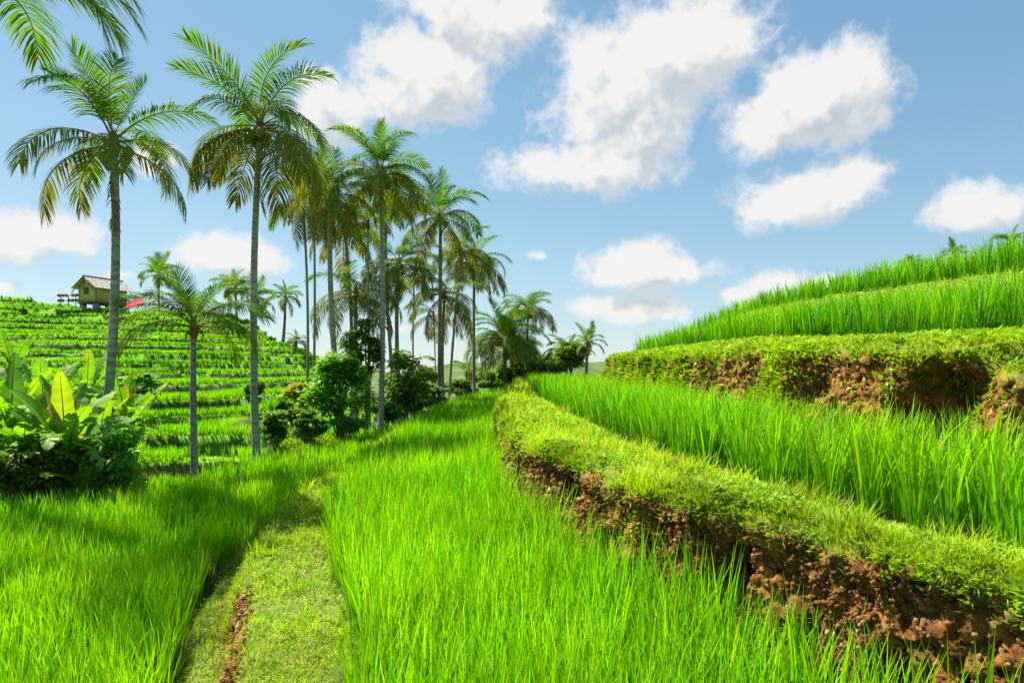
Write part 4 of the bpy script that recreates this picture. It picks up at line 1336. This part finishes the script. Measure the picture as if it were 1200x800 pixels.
gen = tc.outputs['Generated']
fld = field(comb.outputs[0])
d0 = dens(gen, fld, 8.0)
DA, DE = -.022, .042                      # a step towards the sun, in azimuth and elevation
offc = nn(nt, 'ShaderNodeVectorMath', operation='ADD'); offc.inputs[1].default_value = (DA, DE, 0)
nt.links.new(comb.outputs[0], offc.inputs[0])
offg = nn(nt, 'ShaderNodeVectorMath', operation='ADD'); offg.inputs[1].default_value = (DA, -.01, DE)
nt.links.new(gen, offg.inputs[0])
s0 = dens(gen, fld, 4.0)
s1 = dens(offg.outputs[0], field(offc.outputs[0]), 4.0)


def mrange(v, a, b, c=0.0, d=1.0, smooth=True):
    n = nn(nt, 'ShaderNodeMapRange', interpolation_type='SMOOTHSTEP' if smooth else 'LINEAR')
    nt.links.new(v, n.inputs['Value'])
    for k, x in zip(('From Min', 'From Max', 'To Min', 'To Max'), (a, b, c, d)):
        n.inputs[k].default_value = x
    return n.outputs[0]


cover = mrange(d0, -.04, .60, 0, .96)
lit = mth('ADD', mrange(mth('SUBTRACT', s0, s1), -.50, .42), mrange(d0, .1, .9, .46, .04))
ccol = nn(nt, 'ShaderNodeMix', data_type='RGBA')
ccol.inputs['A'].default_value = (.205 / SKY_STR, .232 / SKY_STR, .258 / SKY_STR, 1)
ccol.inputs['B'].default_value = (.36 / SKY_STR, .358 / SKY_STR, .353 / SKY_STR, 1)
nt.links.new(mth('MULTIPLY', lit, 1.0, True), ccol.inputs['Factor'])
mix = nn(nt, 'ShaderNodeMix', data_type='RGBA')
nt.links.new(cover, mix.inputs['Factor'])
tint = nn(nt, 'ShaderNodeVectorMath', operation='MULTIPLY')
tint.inputs[1].default_value = (.74, .98, 1.10)
nt.links.new(sky.outputs[0], tint.inputs[0])
# soft shoulder: the glare near the sun and the horizon is held back
k1 = nn(nt, 'ShaderNodeVectorMath', operation='MULTIPLY_ADD'); k1.inputs[1].default_value = (.165, .165, .165); k1.inputs[2].default_value = (1, 1, 1)
nt.links.new(tint.outputs[0], k1.inputs[0])
k2 = nn(nt, 'ShaderNodeVectorMath', operation='DIVIDE')
nt.links.new(tint.outputs[0], k2.inputs[0]); nt.links.new(k1.outputs[0], k2.inputs[1])
k3 = nn(nt, 'ShaderNodeVectorMath', operation='SCALE'); k3.inputs['Scale'].default_value = 1.0
nt.links.new(k2.outputs[0], k3.inputs[0])
nt.links.new(k3.outputs[0], mix.inputs['A'])
nt.links.new(ccol.outputs['Result'], mix.inputs['B'])
nt.links.new(mix.outputs['Result'], bg.inputs['Color'])
nt.links.new(bg.outputs[0], out.inputs['Surface'])

cd = bpy.data.cameras.new('camera')
cam = bpy.data.objects.new('camera', cd)
COL.objects.link(cam)
cam.location = (0, 0, EYE)
cam.rotation_euler = (PI / 2, 0, 0)
cd.sensor_width = 36
cd.lens = 36 * F0 / 1200
cd.shift_y = (HY - 400) / 1200
cd.clip_start = .05
cd.clip_end = 9000
sc.camera = cam
sc.render.resolution_x, sc.render.resolution_y = 1024, 682
vs = sc.view_settings
vs.view_transform = 'Standard'
vs.look = 'None'
vs.exposure = 1.35
vs.gamma = 1
vs.use_curve_mapping = False
sc.cycles.max_bounces = 8
sc.cycles.transparent_max_bounces = 8
sc.cycles.use_denoising = True
